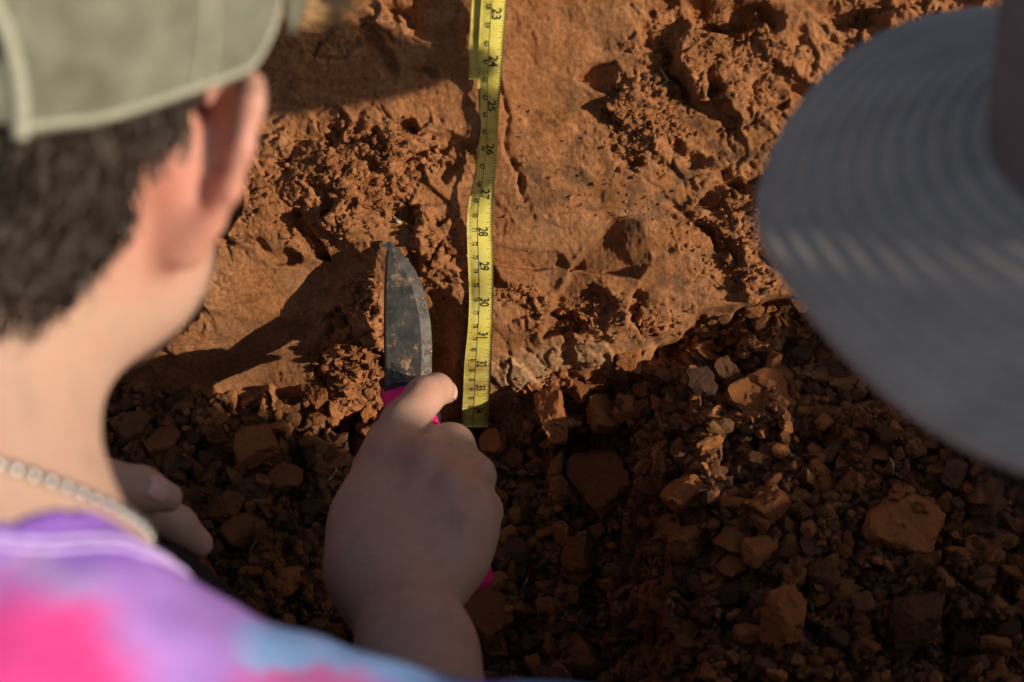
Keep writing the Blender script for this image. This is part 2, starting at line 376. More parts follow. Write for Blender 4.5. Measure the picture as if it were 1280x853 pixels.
named = [
 (755, 612, 76, 96, 'red', 'large upright reddish clod below the sunlit lump right of the tape'),
 (852, 678, 60, 56, 'red', 'squarish flat brown-red clod in mid rubble under a smaller wide clod'),
 (858, 622, 62, 50, 'red', 'wide clod with a pale rootlet lying across its top edge'),
 (724, 690, 44, 52, 'red', 'light orange-brown block leaning on a split fragment in mid rubble'),
 (716, 716, 50, 28, 'red', 'split orange fragment just below the light orange-brown block'),
 (955, 500, 96, 70, 'red', 'largest reddish slab in the shade below the undercut lip'),
 (915, 485, 40, 70, 'brown', 'tall brown piece against the left side of the shaded slab'),
 (955, 640, 46, 60, 'red', 'pointed upright clod at the centre of the right-hand rubble'),
 (990, 645, 52, 40, 'brown', 'dull brown clod touching the pointed upright clod'),
 (950, 690, 44, 44, 'red', 'small rounded red clod under the pointed upright clod'),
 (1135, 662, 92, 80, 'red', 'broad jagged orange clod under the hat brim at right'),
 (1140, 775, 90, 90, 'brown', 'big dull brown clod near the lower right corner'),
 (980, 775, 66, 76, 'red', 'reddish wedge low in the rubble near the bottom edge'),
 (610, 782, 64, 84, 'red', 'rounded orange clod beside the bare forearm'),
 (698, 616, 30, 34, 'red', 'small bright orange clod left of the large upright clod'),
 (690, 522, 38, 66, 'red', 'tall dark-sided clod standing just right of the tape end'),
 (752, 525, 84, 34, 'red', 'long sunlit pale slab at the foot of the face right of the tape'),
 (785, 455, 44, 36, 'red', 'sunlit clod tucked under the small ledge above the pale slab'),
 (725, 490, 40, 46, 'red', 'sunlit broken lump above the long pale slab'),
 (782, 512, 26, 40, 'red', 'narrow sunlit clod at the right end of the pale slab'),
 (397, 495, 30, 46, 'red', 'tall sunlit flake in the crumbs left of the pink handle'),
 (462, 515, 28, 36, 'red', 'sunlit leaning flake close to the pink handle'),
 (285, 640, 46, 48, 'red', 'flat orange clod right of the resting fingertips'),
 (330, 560, 60, 60, 'red', 'red-brown clod on the shaded slope left of the sunlit crumbs'),
 (350, 600, 54, 44, 'red', 'shaded orange clod low on the slope between the two hands'),
 (250, 520, 30, 24, 'brown', 'small brown clod beside the jaw on the dark slope'),
 (1230, 620, 60, 40, 'red', 'reddish clod half hidden by the lower hat brim'),
 (1065, 605, 30, 24, 'red', 'pale orange pebble-like clod near a thin curved rootlet'),
 (720, 820, 58, 60, 'red', 'orange clod at the bottom edge right of the shirt sleeve'),
 (860, 800, 60, 50, 'brown', 'dull clod at the bottom middle of the rubble'),
 (1030, 720, 44, 40, 'brown', 'brown clod between the jagged orange clod and the reddish wedge'),
 (640, 575, 40, 30, 'red', 'reddish clod just below the end of the tape'),
 (585, 600, 44, 36, 'red', 'reddish clod pressed beside the knuckles'),
]
for i, (x, y, w, hh, c, lab) in enumerate(named): put_clod(x, y, w, hh, c, lab, G1, -.35 if (w, x) == (96, 955) else .15 if w > 90 else .5, k=i)
taken = [(x, y, .5 * max(w, hh)) for x, y, w, hh, c, l in named]
cnt = 0; tries = 0
ANCH = [(755, 612, 'large upright reddish clod'), (852, 678, 'squarish flat clod'), (858, 622, 'clod with the rootlet across it'), (724, 690, 'light orange-brown block'),
        (955, 500, 'shaded slab below the lip'), (955, 640, 'pointed upright clod'), (1135, 662, 'broad jagged orange clod'), (1140, 775, 'big dull clod in the lower right corner'),
        (980, 775, 'reddish wedge near the bottom edge'), (610, 782, 'rounded orange clod by the forearm'), (750, 515, 'sunlit pale slab'), (285, 640, 'flat orange clod by the fingertips'),
        (330, 560, 'red-brown clod on the left slope'), (720, 820, 'bottom-edge clod right of the sleeve'), (860, 800, 'dull clod at the bottom middle'), (595, 535, 'end of the tape'),
        (1230, 620, 'clod half hidden by the lower brim'), (430, 500, 'sunlit crumbs left of the handle'), (1030, 720, 'brown clod beside the jagged one'), (640, 640, 'knuckles of the working hand')]
WORD = {'red': 'orange-red', 'brown': 'dull brown', 'dark': 'dark'}; seen = {}
ORD = ['nearest', 'second nearest', 'third nearest', 'fourth nearest', 'fifth nearest', 'sixth nearest', 'seventh nearest', 'eighth nearest', 'ninth nearest', 'tenth nearest', 'eleventh nearest', 'twelfth nearest', 'thirteenth nearest', 'fourteenth nearest', 'fifteenth nearest', 'sixteenth nearest', 'seventeenth nearest', 'eighteenth nearest']
small = []
while cnt < 235 and tries < 6000:
    tries += 1
    x = random.uniform(150, 1275); y = random.uniform(430, 850)
    by = np.interp(x, BX, BY)
    if y < by + 14: continue
    s = min(52, 21 * math.exp(random.gauss(0, .36)) + (5 if y > 600 else 0))
    if any(math.hypot(x - a, y - b) < .72 * (r + s * .5) for a, b, r in taken): continue
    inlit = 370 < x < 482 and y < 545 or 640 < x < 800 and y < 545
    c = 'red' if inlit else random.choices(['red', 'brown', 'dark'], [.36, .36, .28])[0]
    asp = random.uniform(.75, 1.35)
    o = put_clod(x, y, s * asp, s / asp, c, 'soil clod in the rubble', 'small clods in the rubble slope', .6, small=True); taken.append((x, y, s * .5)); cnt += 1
    d, ax_, ay_, nm = min((math.hypot(x - a, y - b), a, b, n_) for a, b, n_ in ANCH)
    small.append((d, o, ('above ' if y < ay_ - abs(x - ax_) * .5 else 'below ' if y > ay_ + abs(x - ax_) * .5 else 'left of ' if x < ax_ else 'right of '), nm, c))
for d, o, way, nm, c in sorted(small, key=lambda q: q[0]):
    k = (way, nm, c); i = seen.get(k, 0); seen[k] = i + 1
    o['label'] = f"small {WORD[c]} clod, {ORD[min(i, 17)]} {way}the {nm}"

# crumbs past counting: one mesh
def crumbs():
    protos = []
    for i in range(10):
        m_ = clod_mesh('crumb_proto', 400 + i, 2, random.uniform(.55, .9), 9, .16)
        v = np.array([x.co[:] for x in m_.vertices]); f = np.array([p.vertices[:] for p in m_.polygons]); protos.append((v, f)); bpy.data.meshes.remove(m_)
    V, F, C = [], [], []; base = 0
    def add(x, y, s, col, lift=.3):
        nonlocal base
        p, h = surf_at(x, y); r = .5 * s / FPX * (DIST - h)
        v, f = protos[random.randrange(10)]
        Rm = np.array(Matrix.Rotation(random.uniform(0, 6.28), 3, Vector((random.gauss(0, 1), random.gauss(0, 1), random.gauss(0, 1)))))
        V.append((v * r * np.array([random.uniform(.8, 1.6), 1, random.uniform(.7, 1)])) @ Rm.T + p + BACK * r * lift); F.append(f + base); C.append(np.tile(col, (len(v), 1))); base += len(v)
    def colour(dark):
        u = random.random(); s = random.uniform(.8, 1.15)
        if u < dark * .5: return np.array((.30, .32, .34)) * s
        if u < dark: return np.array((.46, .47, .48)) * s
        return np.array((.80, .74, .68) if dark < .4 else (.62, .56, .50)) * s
    n = 0
    while n < 3800:
        x = random.uniform(135, 1285); y = random.uniform(370, 858); by = np.interp(x, BX, BY)
        if y < by - 2: continue
        add(x, y, min(34, 14 * math.exp(random.gauss(0, .45))), colour(.62 if y > 540 or x > 830 else .3), random.uniform(.1, .7)); n += 1  # crumbs in the shaded zone get darker tints, shade painted into their colour
    for cx, cy, rx, ry, k, s0 in ((440, 460, 46, 70, 560, 8.5), (452, 375, 24, 40, 110, 6.5), (720, 490, 80, 34, 260, 8.5), (470, 200, 90, 55, 420, 5.5), (410, 250, 110, 70, 300, 5), (540, 320, 40, 60, 90, 5),
                                  (810, 150, 60, 70, 330, 4.8), (900, 60, 110, 70, 340, 4.6), (930, 300, 90, 80, 380, 4.8), (760, 400, 110, 30, 200, 5), (700, 200, 110, 110, 50, 3.0), (640, 365, 40, 14, 60, 5), (850, 230, 150, 60, 120, 3.4)):
        for _ in range(k):
            a = random.uniform(0, 6.28); q = math.sqrt(random.random()) * random.uniform(.6, 1.1)
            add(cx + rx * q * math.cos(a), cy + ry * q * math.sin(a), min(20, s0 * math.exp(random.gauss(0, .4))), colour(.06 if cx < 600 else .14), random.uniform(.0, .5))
    me = pmesh('crumbs', np.concatenate(V), np.concatenate(F), False); vcol(me, 'tint', np.concatenate(C)); return me
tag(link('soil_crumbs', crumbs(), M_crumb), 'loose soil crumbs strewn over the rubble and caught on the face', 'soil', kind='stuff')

# rootlets
M_root = simple('rootlet_skin', (.42, .33, .22), .8, nscale=300, var=.25)
for pts, lab, rr in (([(985, 565), (1002, 580), (1012, 598), (1024, 616)], 'long thin pale rootlet curving down the shaded rubble', .00045),
                 ([(1107, 566), (1116, 580), (1115, 596)], 'short pale rootlet below the middle of the hat brim', .0004),
                 ([(838, 612), (852, 610), (868, 614), (884, 612)], 'pale rootlet lying across the wide clod', .0006),
                 ([(1180, 575), (1192, 585), (1202, 596)], 'pale rootlet beside the lower hat brim', .0005),
                 ([(826, 88), (834, 102), (826, 108)], 'tiny forked white rootlet in the broken patch high on the face', .0005),
                 ([(834, 102), (846, 104)], 'tiny white rootlet twig beside the forked one high on the face', .0004),
                 ([(655, 735), (660, 720), (668, 712)], 'fine rootlet standing up from the rubble right of the wrist', .0004),
                 ([(492, 272), (498, 278), (504, 279)], 'white rootlet stub above the knife tip', .0009),
                 ([(412, 600), (420, 590), (424, 580)], 'tiny curled rootlet below the sunlit crumbs', .0004)):
    c = []
    for i in range(len(pts) - 1):
        for t in np.linspace(0, 1, 5)[:(5 if i == len(pts) - 2 else 4)]:
            x = pts[i][0] * (1 - t) + pts[i + 1][0] * t; y = pts[i][1] * (1 - t) + pts[i + 1][1] * t
            c.append(surf_at(x, y)[0] + BACK * (.0035 + .0012 * math.sin(x * .9)))
    v, f = tube(c, rr, 6); tag(link('rootlet', pmesh('rootlet', v, f), M_root), lab, 'root', 'rootlets in the soil')

# ------------------------------------------------------------------ tape measure
def tape_mat():
    m, n, b = nodes_of('tape_yellow'); t = tex(n, 60, 6, .65); r = ramp(n, [(.34, (.44, .33, .06)), (.48, (.70, .59, .12)), (.75, (.78, .69, .20))])
    n.links.new(t.outputs[0], r.inputs[0])
    t2 = tex(n, 22, 8, .7); r2 = ramp(n, [(.56, (0, 0, 0)), (.70, (.8, .8, .8))]); n.links.new(t2.outputs[0], r2.inputs[0])
    c = mixc(n, r.outputs[0], (.36, .19, .07), r2.outputs[0]); n.links.new(c, b.inputs['Base Color']); b.inputs['Roughness'].default_value = .42
    bump(n, b, t.outputs[0], .15, .0006); return m
M_tape = tape_mat(); M_ink = simple('tape_ink', (.025, .022, .02), .6, nscale=400, var=.4)
# centre line of the tape in the place: x of its two edges read at heights, stand-off from the face
KY = np.array([-70, -20, 18, 60, 100, 133, 187, 215, 243, 262, 290, 333, 378, 420, 455, 485, 508, 534.])
KL = np.array([606, 603, 600.5, 598, 597, 598.5, 597, 594, 588, 584, 583.5, 585, 587, 584.5, 580, 579.5, 578.5, 576.])
KR = np.array([639, 635, 632.5, 629, 627, 623.5, 622, 620, 617, 615, 615.5, 617.5, 617, 615, 614.5, 613, 612, 609.])
KO = .75 * np.array([.013, .0125, .012, .0115, .010, .0065, .0045, .006, .010, .0125, .0135, .011, .0075, .008, .0105, .010, .009, .008])
IN_Y = [(-2 + 22, -97), (22, -42), (23, 18), (24, 77), (25, 133), (26, 187), (27, 243), (28, 290), (29, 333), (30, 378), (31, 420), (32, 455), (33, 485), (34, 513), (35, 540)]
IN_Y = sorted(IN_Y); II = np.array([a for a, _ in IN_Y], float); IY = np.array([b for _, b in IN_Y], float)
ys_ = np.linspace(-60, 534, 240)
def smooth_interp(x, k, v):
    y = np.interp(x, k, v); return y
ybase = np.interp(ys_, KY, np.zeros(len(KY)))
hs = np.array([h_base(np.array([(600 - 640) / FPX * DIST]), np.array([(426.5 - y) / FPX * DIST]))[0][0] for y in ys_])
def gsm(a, s):
    k = np.exp(-.5 * (np.arange(-3 * s, 3 * s + 1) / s) ** 2); k /= k.sum(); return np.convolve(np.pad(a, 3 * s, mode='edge'), k, 'valid')
Lx = gsm(np.interp(ys_, KY, KL), 5); Rx = gsm(np.interp(ys_, KY, KR), 5); Of = gsm(np.interp(ys_, KY, KO), 6)
# keep clear of the face below it
clear = []
for y, xl, xr in zip(ys_, Lx, Rx):
    clear.append(max(surf_at(q, y)[1] for q in np.linspace(xl, xr, 5)))
clear = np.array(clear); hs = gsm(np.maximum(hs + Of, clear + .003), 5)
def tape_pt(y, w, lift=0.):
    h = np.interp(y, ys_, hs) - .0009 * (2 * w - 1) ** 2 + lift + (2 * w - 1) * np.interp(y, [-60, 60, 105, 130, 180, 225, 262, 300, 330, 365, 400, 534], [-.0006, -.0008, .0018, .0055, .0060, .0055, .0005, -.0010, .0006, .0022, -.0008, -.0008]); x = np.interp(y, ys_, Lx) * (1 - w) + np.interp(y, ys_, Rx) * w
    d = DIST - h; return np.stack([(x - 640) / FPX * d, 0 * d, 0 * d], -1) + np.asarray((426.5 - y) / FPX * d)[..., None] * UPV + np.asarray(h)[..., None] * BACK
def strip(ya, yb, n, m, fn, thick=.00025):
    yy, ww = np.meshgrid(np.linspace(ya, yb, n), np.linspace(0, 1, m), indexing='ij')
    A = fn(yy, ww, 0).reshape(-1, 3); B = fn(yy, ww, -thick).reshape(-1, 3); f = grid_faces(n, m); k = n * m
    side = []
    ring = [i * m for i in range(n)] + [(n - 1) * m + j for j in range(1, m)] + [i * m + m - 1 for i in range(n - 2, -1, -1)] + [j for j in range(m - 2, 0, -1)]
    for a, b_ in zip(ring, ring[1:] + ring[:1]): side.append((a, b_, b_ + k, a + k))
    return pmesh('tape_strip', np.concatenate([A, B]), np.concatenate([f[:, ::-1], f + k, np.array(side)]))
tape = tag(empty('tape_measure', tape_pt(np.array([534.]), np.array([.5]))[0]), 'yellow steel measuring tape hanging down the cut soil face beside the knife', 'tape measure')
under(link('tape_blade', strip(-60, 534, 260, 9, tape_pt), M_tape), tape)
# the doubled free end lying over it, shifted to the left, and its hook edge
def fold_pt(y, w, lift=0.):
    p = tape_pt(y, w, 0); return p - RIGHT * .0036 + BACK * (.0042 + lift + .003 * (np.clip((98 - y) / 160, 0, 1))[..., None] if np.ndim(y) else BACK * .0042)
def fold_pt(y, w, lift=0.):
    h_extra = .0038 + .004 * np.clip((98 - y) / 160, 0, 1) + lift
    return tape_pt(y, w, 0) - RIGHT * .0038 + h_extra[..., None] * BACK
def back_pt(y, w, lift=0.):
    p = tape_pt(y, w, 0) - RIGHT * (.0042 - .0004 * w)[..., None]
    return p - (.0022 + .001 * np.clip((98 - y) / 160, 0, 1) - lift)[..., None] * BACK
under(link('folded_tape_end', strip(-60, 99, 70, 9, back_pt), M_tape), tape)
def quad_on(y0, y1, w0, w1, fn=tape_pt, lift=.00012, n=2):
    yy = np.linspace(y0, y1, n); A = fn(yy, np.full(n, w0), np.full(n, lift)); B = fn(yy, np.full(n, w1), np.full(n, lift)); return A, B
TV, TF = [], []; tb = 0
def addq(A, B):
    global tb
    n = len(A); TV.append(np.concatenate([A, B])); 
    for i in range(n - 1): TF.append((tb + i, tb + i + 1, tb + n + i + 1, tb + n + i))
    tb += 2 * n
def yin(u): return float(np.interp(u, II, IY))
u = 21.5
while u < 34.75:
    y = yin(u)
    if -58 < y < 533:
        k = round((u % 1) * 16); L = .42 if k == 0 else .26 if k == 8 else .21 if k % 4 == 0 else .17 if k % 2 == 0 else .12
        t = .55 if k else .7; addq(*quad_on(y - t * .5, y + t * .5, 1 - L, 1.0))
    u += 1 / 16
cm = 54.0
while cm < 88:
    y = yin(cm / 2.54)
    if -58 < y < 533:
        k = round(cm * 10) % 10; L = .24 if k == 0 else .15 if k == 5 else .09
        addq(*quad_on(y - .22, y + .22, 0.0, L))
        if y < 97: addq(*quad_on(y - .25 + 4, y + .25 + 4, 0.0, .10, back_pt))
    cm += .1
addq(*quad_on(-58, 533, .405, .425, n=240))
me = pmesh('tape_marks', np.concatenate(TV), TF, False); under(link('graduation_marks', me, M_ink), tape)
def text_mesh(body, size):
    cu = bpy.data.curves.new('numeral', 'FONT'); cu.body = body; cu.size = size; cu.align_x = 'CENTER'; cu.align_y = 'CENTER'; cu.resolution_u = 3; cu.offset = .022
    o = bpy.data.objects.new('numeral_tmp', cu); COL.objects.link(o); dg = bpy.context.evaluated_depsgraph_get()
    m_ = bpy.data.meshes.new_from_object(o.evaluated_get(dg)); v = np.array([q.co[:] for q in m_.vertices]); f = [tuple(p.vertices) for p in m_.polygons]
    bpy.data.objects.remove(o); bpy.data.curves.remove(cu); bpy.data.meshes.remove(m_); return v, f
def numeral(body, yc, wc, size_in, name):
    v, f = text_mesh(body, 1.0)
    # reads downwards: text x runs down the tape, text y runs to its right edge
    loc = np.interp(yc + .5, IY, II) - np.interp(yc - .5, IY, II)                        # inches per pixel here
    yy = yc + v[:, 0] * size_in / loc; ww = wc + v[:, 1] * size_in / .5
    P = tape_pt(yy, ww, np.full(len(v), .00014)); under(link(name, pmesh(name, P, f, False), M_ink), tape)
for n_ in range(22, 35):
    y = yin(n_)
    if -50 < y < 528: numeral(str(n_), y, .62, .255, 'numeral')
for c_ in range(55, 87):
    y = yin(c_ / 2.54)
    if -50 < y < 528: numeral(str(c_), y, .30, .13, 'numeral')

# ------------------------------------------------------------------ organic shapes: blended round cones and ellipsoids, meshed by surface nets
class Field:
    def __init__(s): s.ops = []
    def cap(s, a, b, ra, rb=None, k=.008): s.ops.append(('c', np.array(a, float), np.array(b, float), ra, ra if rb is None else rb, k)); return s
    def chain(s, pts, rads, k=.008):
        for i in range(len(pts) - 1): s.cap(pts[i], pts[i + 1], rads[i], rads[i + 1], k)
        return s
    def ell(s, c, axes, r, k=.008, sub=False): s.ops.append(('s' if sub else 'e', np.array(c, float), np.array(axes, float), np.array(r, float), None, k)); return s
    def mesh(s, step, disp=None):
        lo = np.full(3, 9.); hi = np.full(3, -9.)
        for o in s.ops:
            if o[0] == 'c':
                r = max(o[3], o[4]); lo = np.minimum(lo, np.minimum(o[1], o[2]) - r); hi = np.maximum(hi, np.maximum(o[1], o[2]) + r)
            elif o[0] == 'e': r = o[3].max(); lo = np.minimum(lo, o[1] - r); hi = np.maximum(hi, o[1] + r)
        lo -= 3 * step + .004; hi += 3 * step + .004
        n = np.ceil((hi - lo) / step).astype(int) + 1
        D = np.full(n, .05, np.float32)
        for o in s.ops:
            k = o[5]; mg = k + 3 * step
            if o[0] == 'c': r = max(o[3], o[4]) + mg; l, h_ = np.minimum(o[1], o[2]) - r, np.maximum(o[1], o[2]) + r
            else: r = o[3].max() + mg; l, h_ = o[1] - r, o[1] + r
            i0 = np.clip(np.floor((l - lo) / step).astype(int), 0, n - 1); i1 = np.clip(np.ceil((h_ - lo) / step).astype(int) + 1, 1, n)
            if (i1 <= i0).any(): continue
            g = np.stack(np.meshgrid(*[lo[q] + step * np.arange(i0[q], i1[q]) for q in range(3)], indexing='ij'), -1).astype(np.float32)
            if o[0] == 'c':
                ab = o[2] - o[1]; t = np.clip(((g - o[1]) @ ab) / max(ab @ ab, 1e-12), 0, 1)
                d = np.linalg.norm(g - o[1] - t[..., None] * ab, axis=-1) - (o[3] + t * (o[4] - o[3]))
            else:
                q = (g - o[1]) @ o[2].T / o[3]; L = np.linalg.norm(q, axis=-1); d = (L - 1) * L / np.maximum(np.linalg.norm(q / o[3], axis=-1), 1e-6)
            sl = tuple(slice(i0[q], i1[q]) for q in range(3)); A = D[sl]
            if o[0] == 's': d = -d; e = np.maximum(k - np.abs(A - d), 0) / k; D[sl] = np.maximum(A, d) + e * e * k / 4
            else: e = np.maximum(k - np.abs(A - d), 0) / k; D[sl] = np.minimum(A, d) - e * e * k / 4
        return nets(D, lo, step)
def nets(D, lo, step):
    ins = D < 0; n = D.shape
    c = [slice(0, -1), slice(1, None)]
    cnt = np.zeros([x - 1 for x in n], np.int8)
    for a in (0, 1):
        for b in (0, 1):
            for d in (0, 1): cnt += ins[c[a], c[b], c[d]]
    act = (cnt > 0) & (cnt < 8); idx = np.full(act.shape, -1, np.int64); I = np.argwhere(act); idx[act] = np.arange(len(I))
    acc = np.zeros((len(I), 3)); num = np.zeros(len(I)); x, y, z = I.T
    corners = [(a, b, d) for a in (0, 1) for b in (0, 1) for d in (0, 1)]
    for p in corners:
        for q in range(3):
            if p[q]: continue
            r = list(p); r[q] = 1
            va = D[x + p[0], y + p[1], z + p[2]]; vb = D[x + r[0], y + r[1], z + r[2]]; m = (va < 0) != (vb < 0)
            t = np.where(m, va / np.where(m, va - vb, 1), 0); pt = np.tile(np.array(p, float), (len(I), 1)); pt[:, q] = t
            acc += pt * m[:, None]; num += m
    V = lo + step * (I + acc / num[:, None]); F = []
    for q in range(3):
        a = [slice(None)] * 3; b = [slice(None)] * 3; a[q] = slice(0, -1); b[q] = slice(1, None)
        A = ins[tuple(a)]; B = ins[tuple(b)]; e = np.argwhere(A != B); u, w = (q + 1) % 3, (q + 2) % 3
        e = e[(e[:, u] > 0) & (e[:, w] > 0) & (e[:, u] < n[u] - 1) & (e[:, w] < n[w] - 1)]
        fl = A[tuple(e.T)]; o = []
        for du, dw in ((1, 1), (0, 1), (0, 0), (1, 0)):
            f = e.copy(); f[:, u] -= du; f[:, w] -= dw; o.append(idx[tuple(f.T)])
        f = np.stack(o, -1); f[~fl] = f[~fl][:, ::-1]; F.append(f)
    return V, np.concatenate(F)
def relax(V, F, it=2, lam=.5):
    for _ in range(it):
        i = np.concatenate([F[:, a] for a in range(4)] * 2); j = np.concatenate([F[:, (a + 1) % 4] for a in range(4)] + [F[:, (a + 3) % 4] for a in range(4)])
        N = np.bincount(i, minlength=len(V)); S = np.stack([np.bincount(i, V[j, q], minlength=len(V)) for q in range(3)], -1)
        V = V + lam * (S / np.maximum(N, 1)[:, None] - V)
    return V
def joined(parts):
    V, F = [], []; b = 0
    for v, f in parts: V.append(v); F.append(f + b); b += len(v)
    return np.concatenate(V), np.concatenate(F)
def n3(P, sc, s=0):
    return .5 * (pn(P[:, 0] * sc + 3.1 * s, P[:, 1] * sc + P[:, 2] * sc * .7, s) + pn(P[:, 2] * sc - 1.7 * s, P[:, 0] * sc * .8 - P[:, 1] * sc * .6, s + 3))
def frame_from(F, Uv):
    F = np.array(F, float); F /= np.linalg.norm(F); R = np.cross(F, Uv); R /= np.linalg.norm(R); U2 = np.cross(R, F); return R, F, U2
CAMAX = np.stack([RIGHT, UPV, BACK])             # rows: camera right, up, towards viewer
def camv(x, y, z): return x * RIGHT + y * UPV + z * BACK

# skin
def skin_mat(name, col, red):
    m, n, b = nodes_of(name)
    t = tex(n, 60, 9, .72); r = ramp(n, [(.30, tuple(c * .82 for c in col)), (.5, col), (.70, red)]); n.links.new(t.outputs[0], r.inputs[0])
    a = n.nodes.new('ShaderNodeAttribute'); a.attribute_name = 'skin_tint'
    c = mixc(n, r.outputs[0], a.outputs[0], 1.0, 'MULTIPLY'); n.links.new(c, b.inputs['Base Color'])
    b.inputs['Roughness'].default_value = .5; b.inputs['Specular IOR Level'].default_value = .35
    b.inputs['Subsurface Weight'].default_value = .35; b.inputs['Subsurface Radius'].default_value = (.009, .003, .0015); b.inputs['Subsurface Scale'].default_value = 1.0
    v = n.nodes.new('ShaderNodeTexVoronoi'); v.inputs['Scale'].default_value = 900; tc = n.nodes.new('ShaderNodeTexCoord'); n.links.new(tc.outputs['Object'], v.inputs['Vector'])
    bump(n, b, v.outputs['Distance'], .25, .0004); return m
M_skin = skin_mat('skin', (.48, .30, .222), (.48, .258, .192))
M_nail = simple('nail', (.62, .38, .32), .35, spec=.5)

# ---------------------------------------- knife
KT = U(487, 302, surf_at(487, 302)[1] * -1 + DIST - .004); KG = U(508, 494, 1.160); KB = U(579, 726, 1.074)   # tip, guard, butt
kx = KG - KT; KL_ = np.linalg.norm(kx); kx /= KL_
kw = RIGHT - kx * (RIGHT @ kx); kw /= np.linalg.norm(kw); kn = np.cross(kw, kx); kn = kn if kn @ BACK > 0 else -kn
knife = tag(empty('digging_knife', KG), 'muddy steel digging knife with bright pink handle pointing up into the soil face', 'knife')
def blade():
    n = 60; V = []; s_ = np.linspace(0, 1, n)
    for s in s_:
        L = -.0003 - .0108 * s ** .65                                                            # spine side
        Rr = float(np.interp(s, [0, .025, .05, .1, .15, .2, .3, .42, .55, .68, .85, 1], [.0003, .0016, .0030, .0060, .0086, .0106, .0130, .0145, .0150, .0146, .0130, .0110]))   # belly side
        c = KT + kx * KL_ * (s * 1.0); mid = .5 * (L + Rr)
        th = .0016 * min(1, s * 8 + .15)
        for (w, z) in ((L, 0), (L + .0012, th), (mid, th * 1.0), (Rr - .005, th * .9), (Rr, 0), (Rr - .005, -th), (mid, -th), (L + .0012, -th)):
            V.append(c + kw * (w - .0 + .0006 * s) + kn * z)
    f = grid_faces(n, 8, True); return pmesh('blade', np.array(V), f, False)
def blade_mat():
    m, n, b = nodes_of('muddy_steel'); t = tex(n, 95, 12, .8); r = ramp(n, [(.53, (0, 0, 0)), (.59, (1, 1, 1))]); n.links.new(t.outputs[0], r.inputs[0])
    t2 = tex(n, 160, 5, .6); r2 = ramp(n, [(.3, (.060, .054, .046)), (.7, (.15, .135, .112))]); n.links.new(t2.outputs[0], r2.inputs[0])
    a = n.nodes.new('ShaderNodeAttribute'); a.attribute_name = 'mud'
    mm = n.nodes.new('ShaderNodeMath'); mm.operation = 'MULTIPLY'; n.links.new(r.outputs[0], mm.inputs[0]); n.links.new(a.outputs['Fac'], mm.inputs[1])
    c = mixc(n, r2.outputs[0], (.50, .30, .14), mm.outputs[0]); n.links.new(c, b.inputs['Base Color'])
    inv = n.nodes.new('ShaderNodeMath'); inv.operation = 'MULTIPLY_ADD'; inv.inputs[1].default_value = -.75; inv.inputs[2].default_value = .75
    n.links.new(mm.outputs[0], inv.inputs[0]); n.links.new(inv.outputs[0], b.inputs['Metallic']); b.inputs['Roughness'].default_value = .42
    bump(n, b, mm.outputs[0], .6, .0008); return m
me = blade(); bv = np.array([q.co[:] for q in me.vertices]); sp = (bv - KT) @ kx / KL_
vcol(me, 'mud', np.clip(.25 + sp * .9, 0, 1)[:, None] * np.ones(3)); M_blade = blade_mat()
under(link('blade', me, M_blade), knife)
# triangle stamp on the blade near the handle
tri = [(.0062, -.0012), (-.0045, -.0028), (-.0040, .0030)]
tv, tf = [], []
base_t = KG - kx * .011 + kn * .00175 - kw * .0035
for i in range(3):
    a_ = np.array(tri[i]); b_ = np.array(tri[(i + 1) % 3]); d_ = (b_ - a_) / np.linalg.norm(b_ - a_); nn = np.array((-d_[1], d_[0])) * .00035
    k = len(tv)
    for q in (a_ - nn - d_ * .0004, b_ - nn + d_ * .0004, b_ + nn + d_ * .0004, a_ + nn - d_ * .0004): tv.append(base_t - kx * q[0] * .8 + kw * q[1] + kn * (.0002 + .00004 * i))
    tf.append((k, k + 1, k + 2, k + 3))
M_black = simple('black_rubber', (.018, .018, .018), .5, nscale=200, var=.3)
under(link('triangle_stamp', pmesh('triangle_stamp', tv, tf, False), M_black), knife)
# handle: black collar then pink grip
hx = KB - KG; HL = np.linalg.norm(hx); hx /= HL; hw = RIGHT - hx * (RIGHT @ hx); hw /= np.linalg.norm(hw); hn = np.cross(hw, hx); hn = hn if hn @ BACK > 0 else -hn
def grip(s0, s1, prof, name, mat, n=40, seg=24):
    V = []
    for s in np.linspace(s0, s1, n):
        a, b_ = prof(s); c = KG + hx * HL * s
        for th in np.linspace(0, 2 * np.pi, seg, endpoint=False):
            cc, ss = math.cos(th), math.sin(th); q = 2.6
            V.append(c + hw * a * math.copysign(abs(cc) ** (2 / q), cc) + hn * b_ * math.copysign(abs(ss) ** (2 / q), ss))
    f = [tuple(x) for x in grid_faces(n, seg, True)]; f.append(tuple(range(seg - 1, -1, -1))); f.append(tuple((n - 1) * seg + i for i in range(seg)))
    return under(link(name, pmesh(name, V, f), mat), knife)
M_pink = simple('pink_rubber', (.80, .02, .20), .45, nscale=90, var=.15)
grip(-.10, -.015, lambda s: (.0112, .0035 + .03 * max(0, s + .1)), 'black_collar', M_black)
grip(-.03, 1.0, lambda s: (.0121 - .0012 * math.sin(s * 9) + .002 * (s > .93), .0045 + .006 * min(1, max(0, s) / .35)), 'pink_grip', M_pink)
for s in (.115, .14, .9): grip(s, s + .015, lambda q: (.0128, .0115), 'grip_band', M_black, 6)

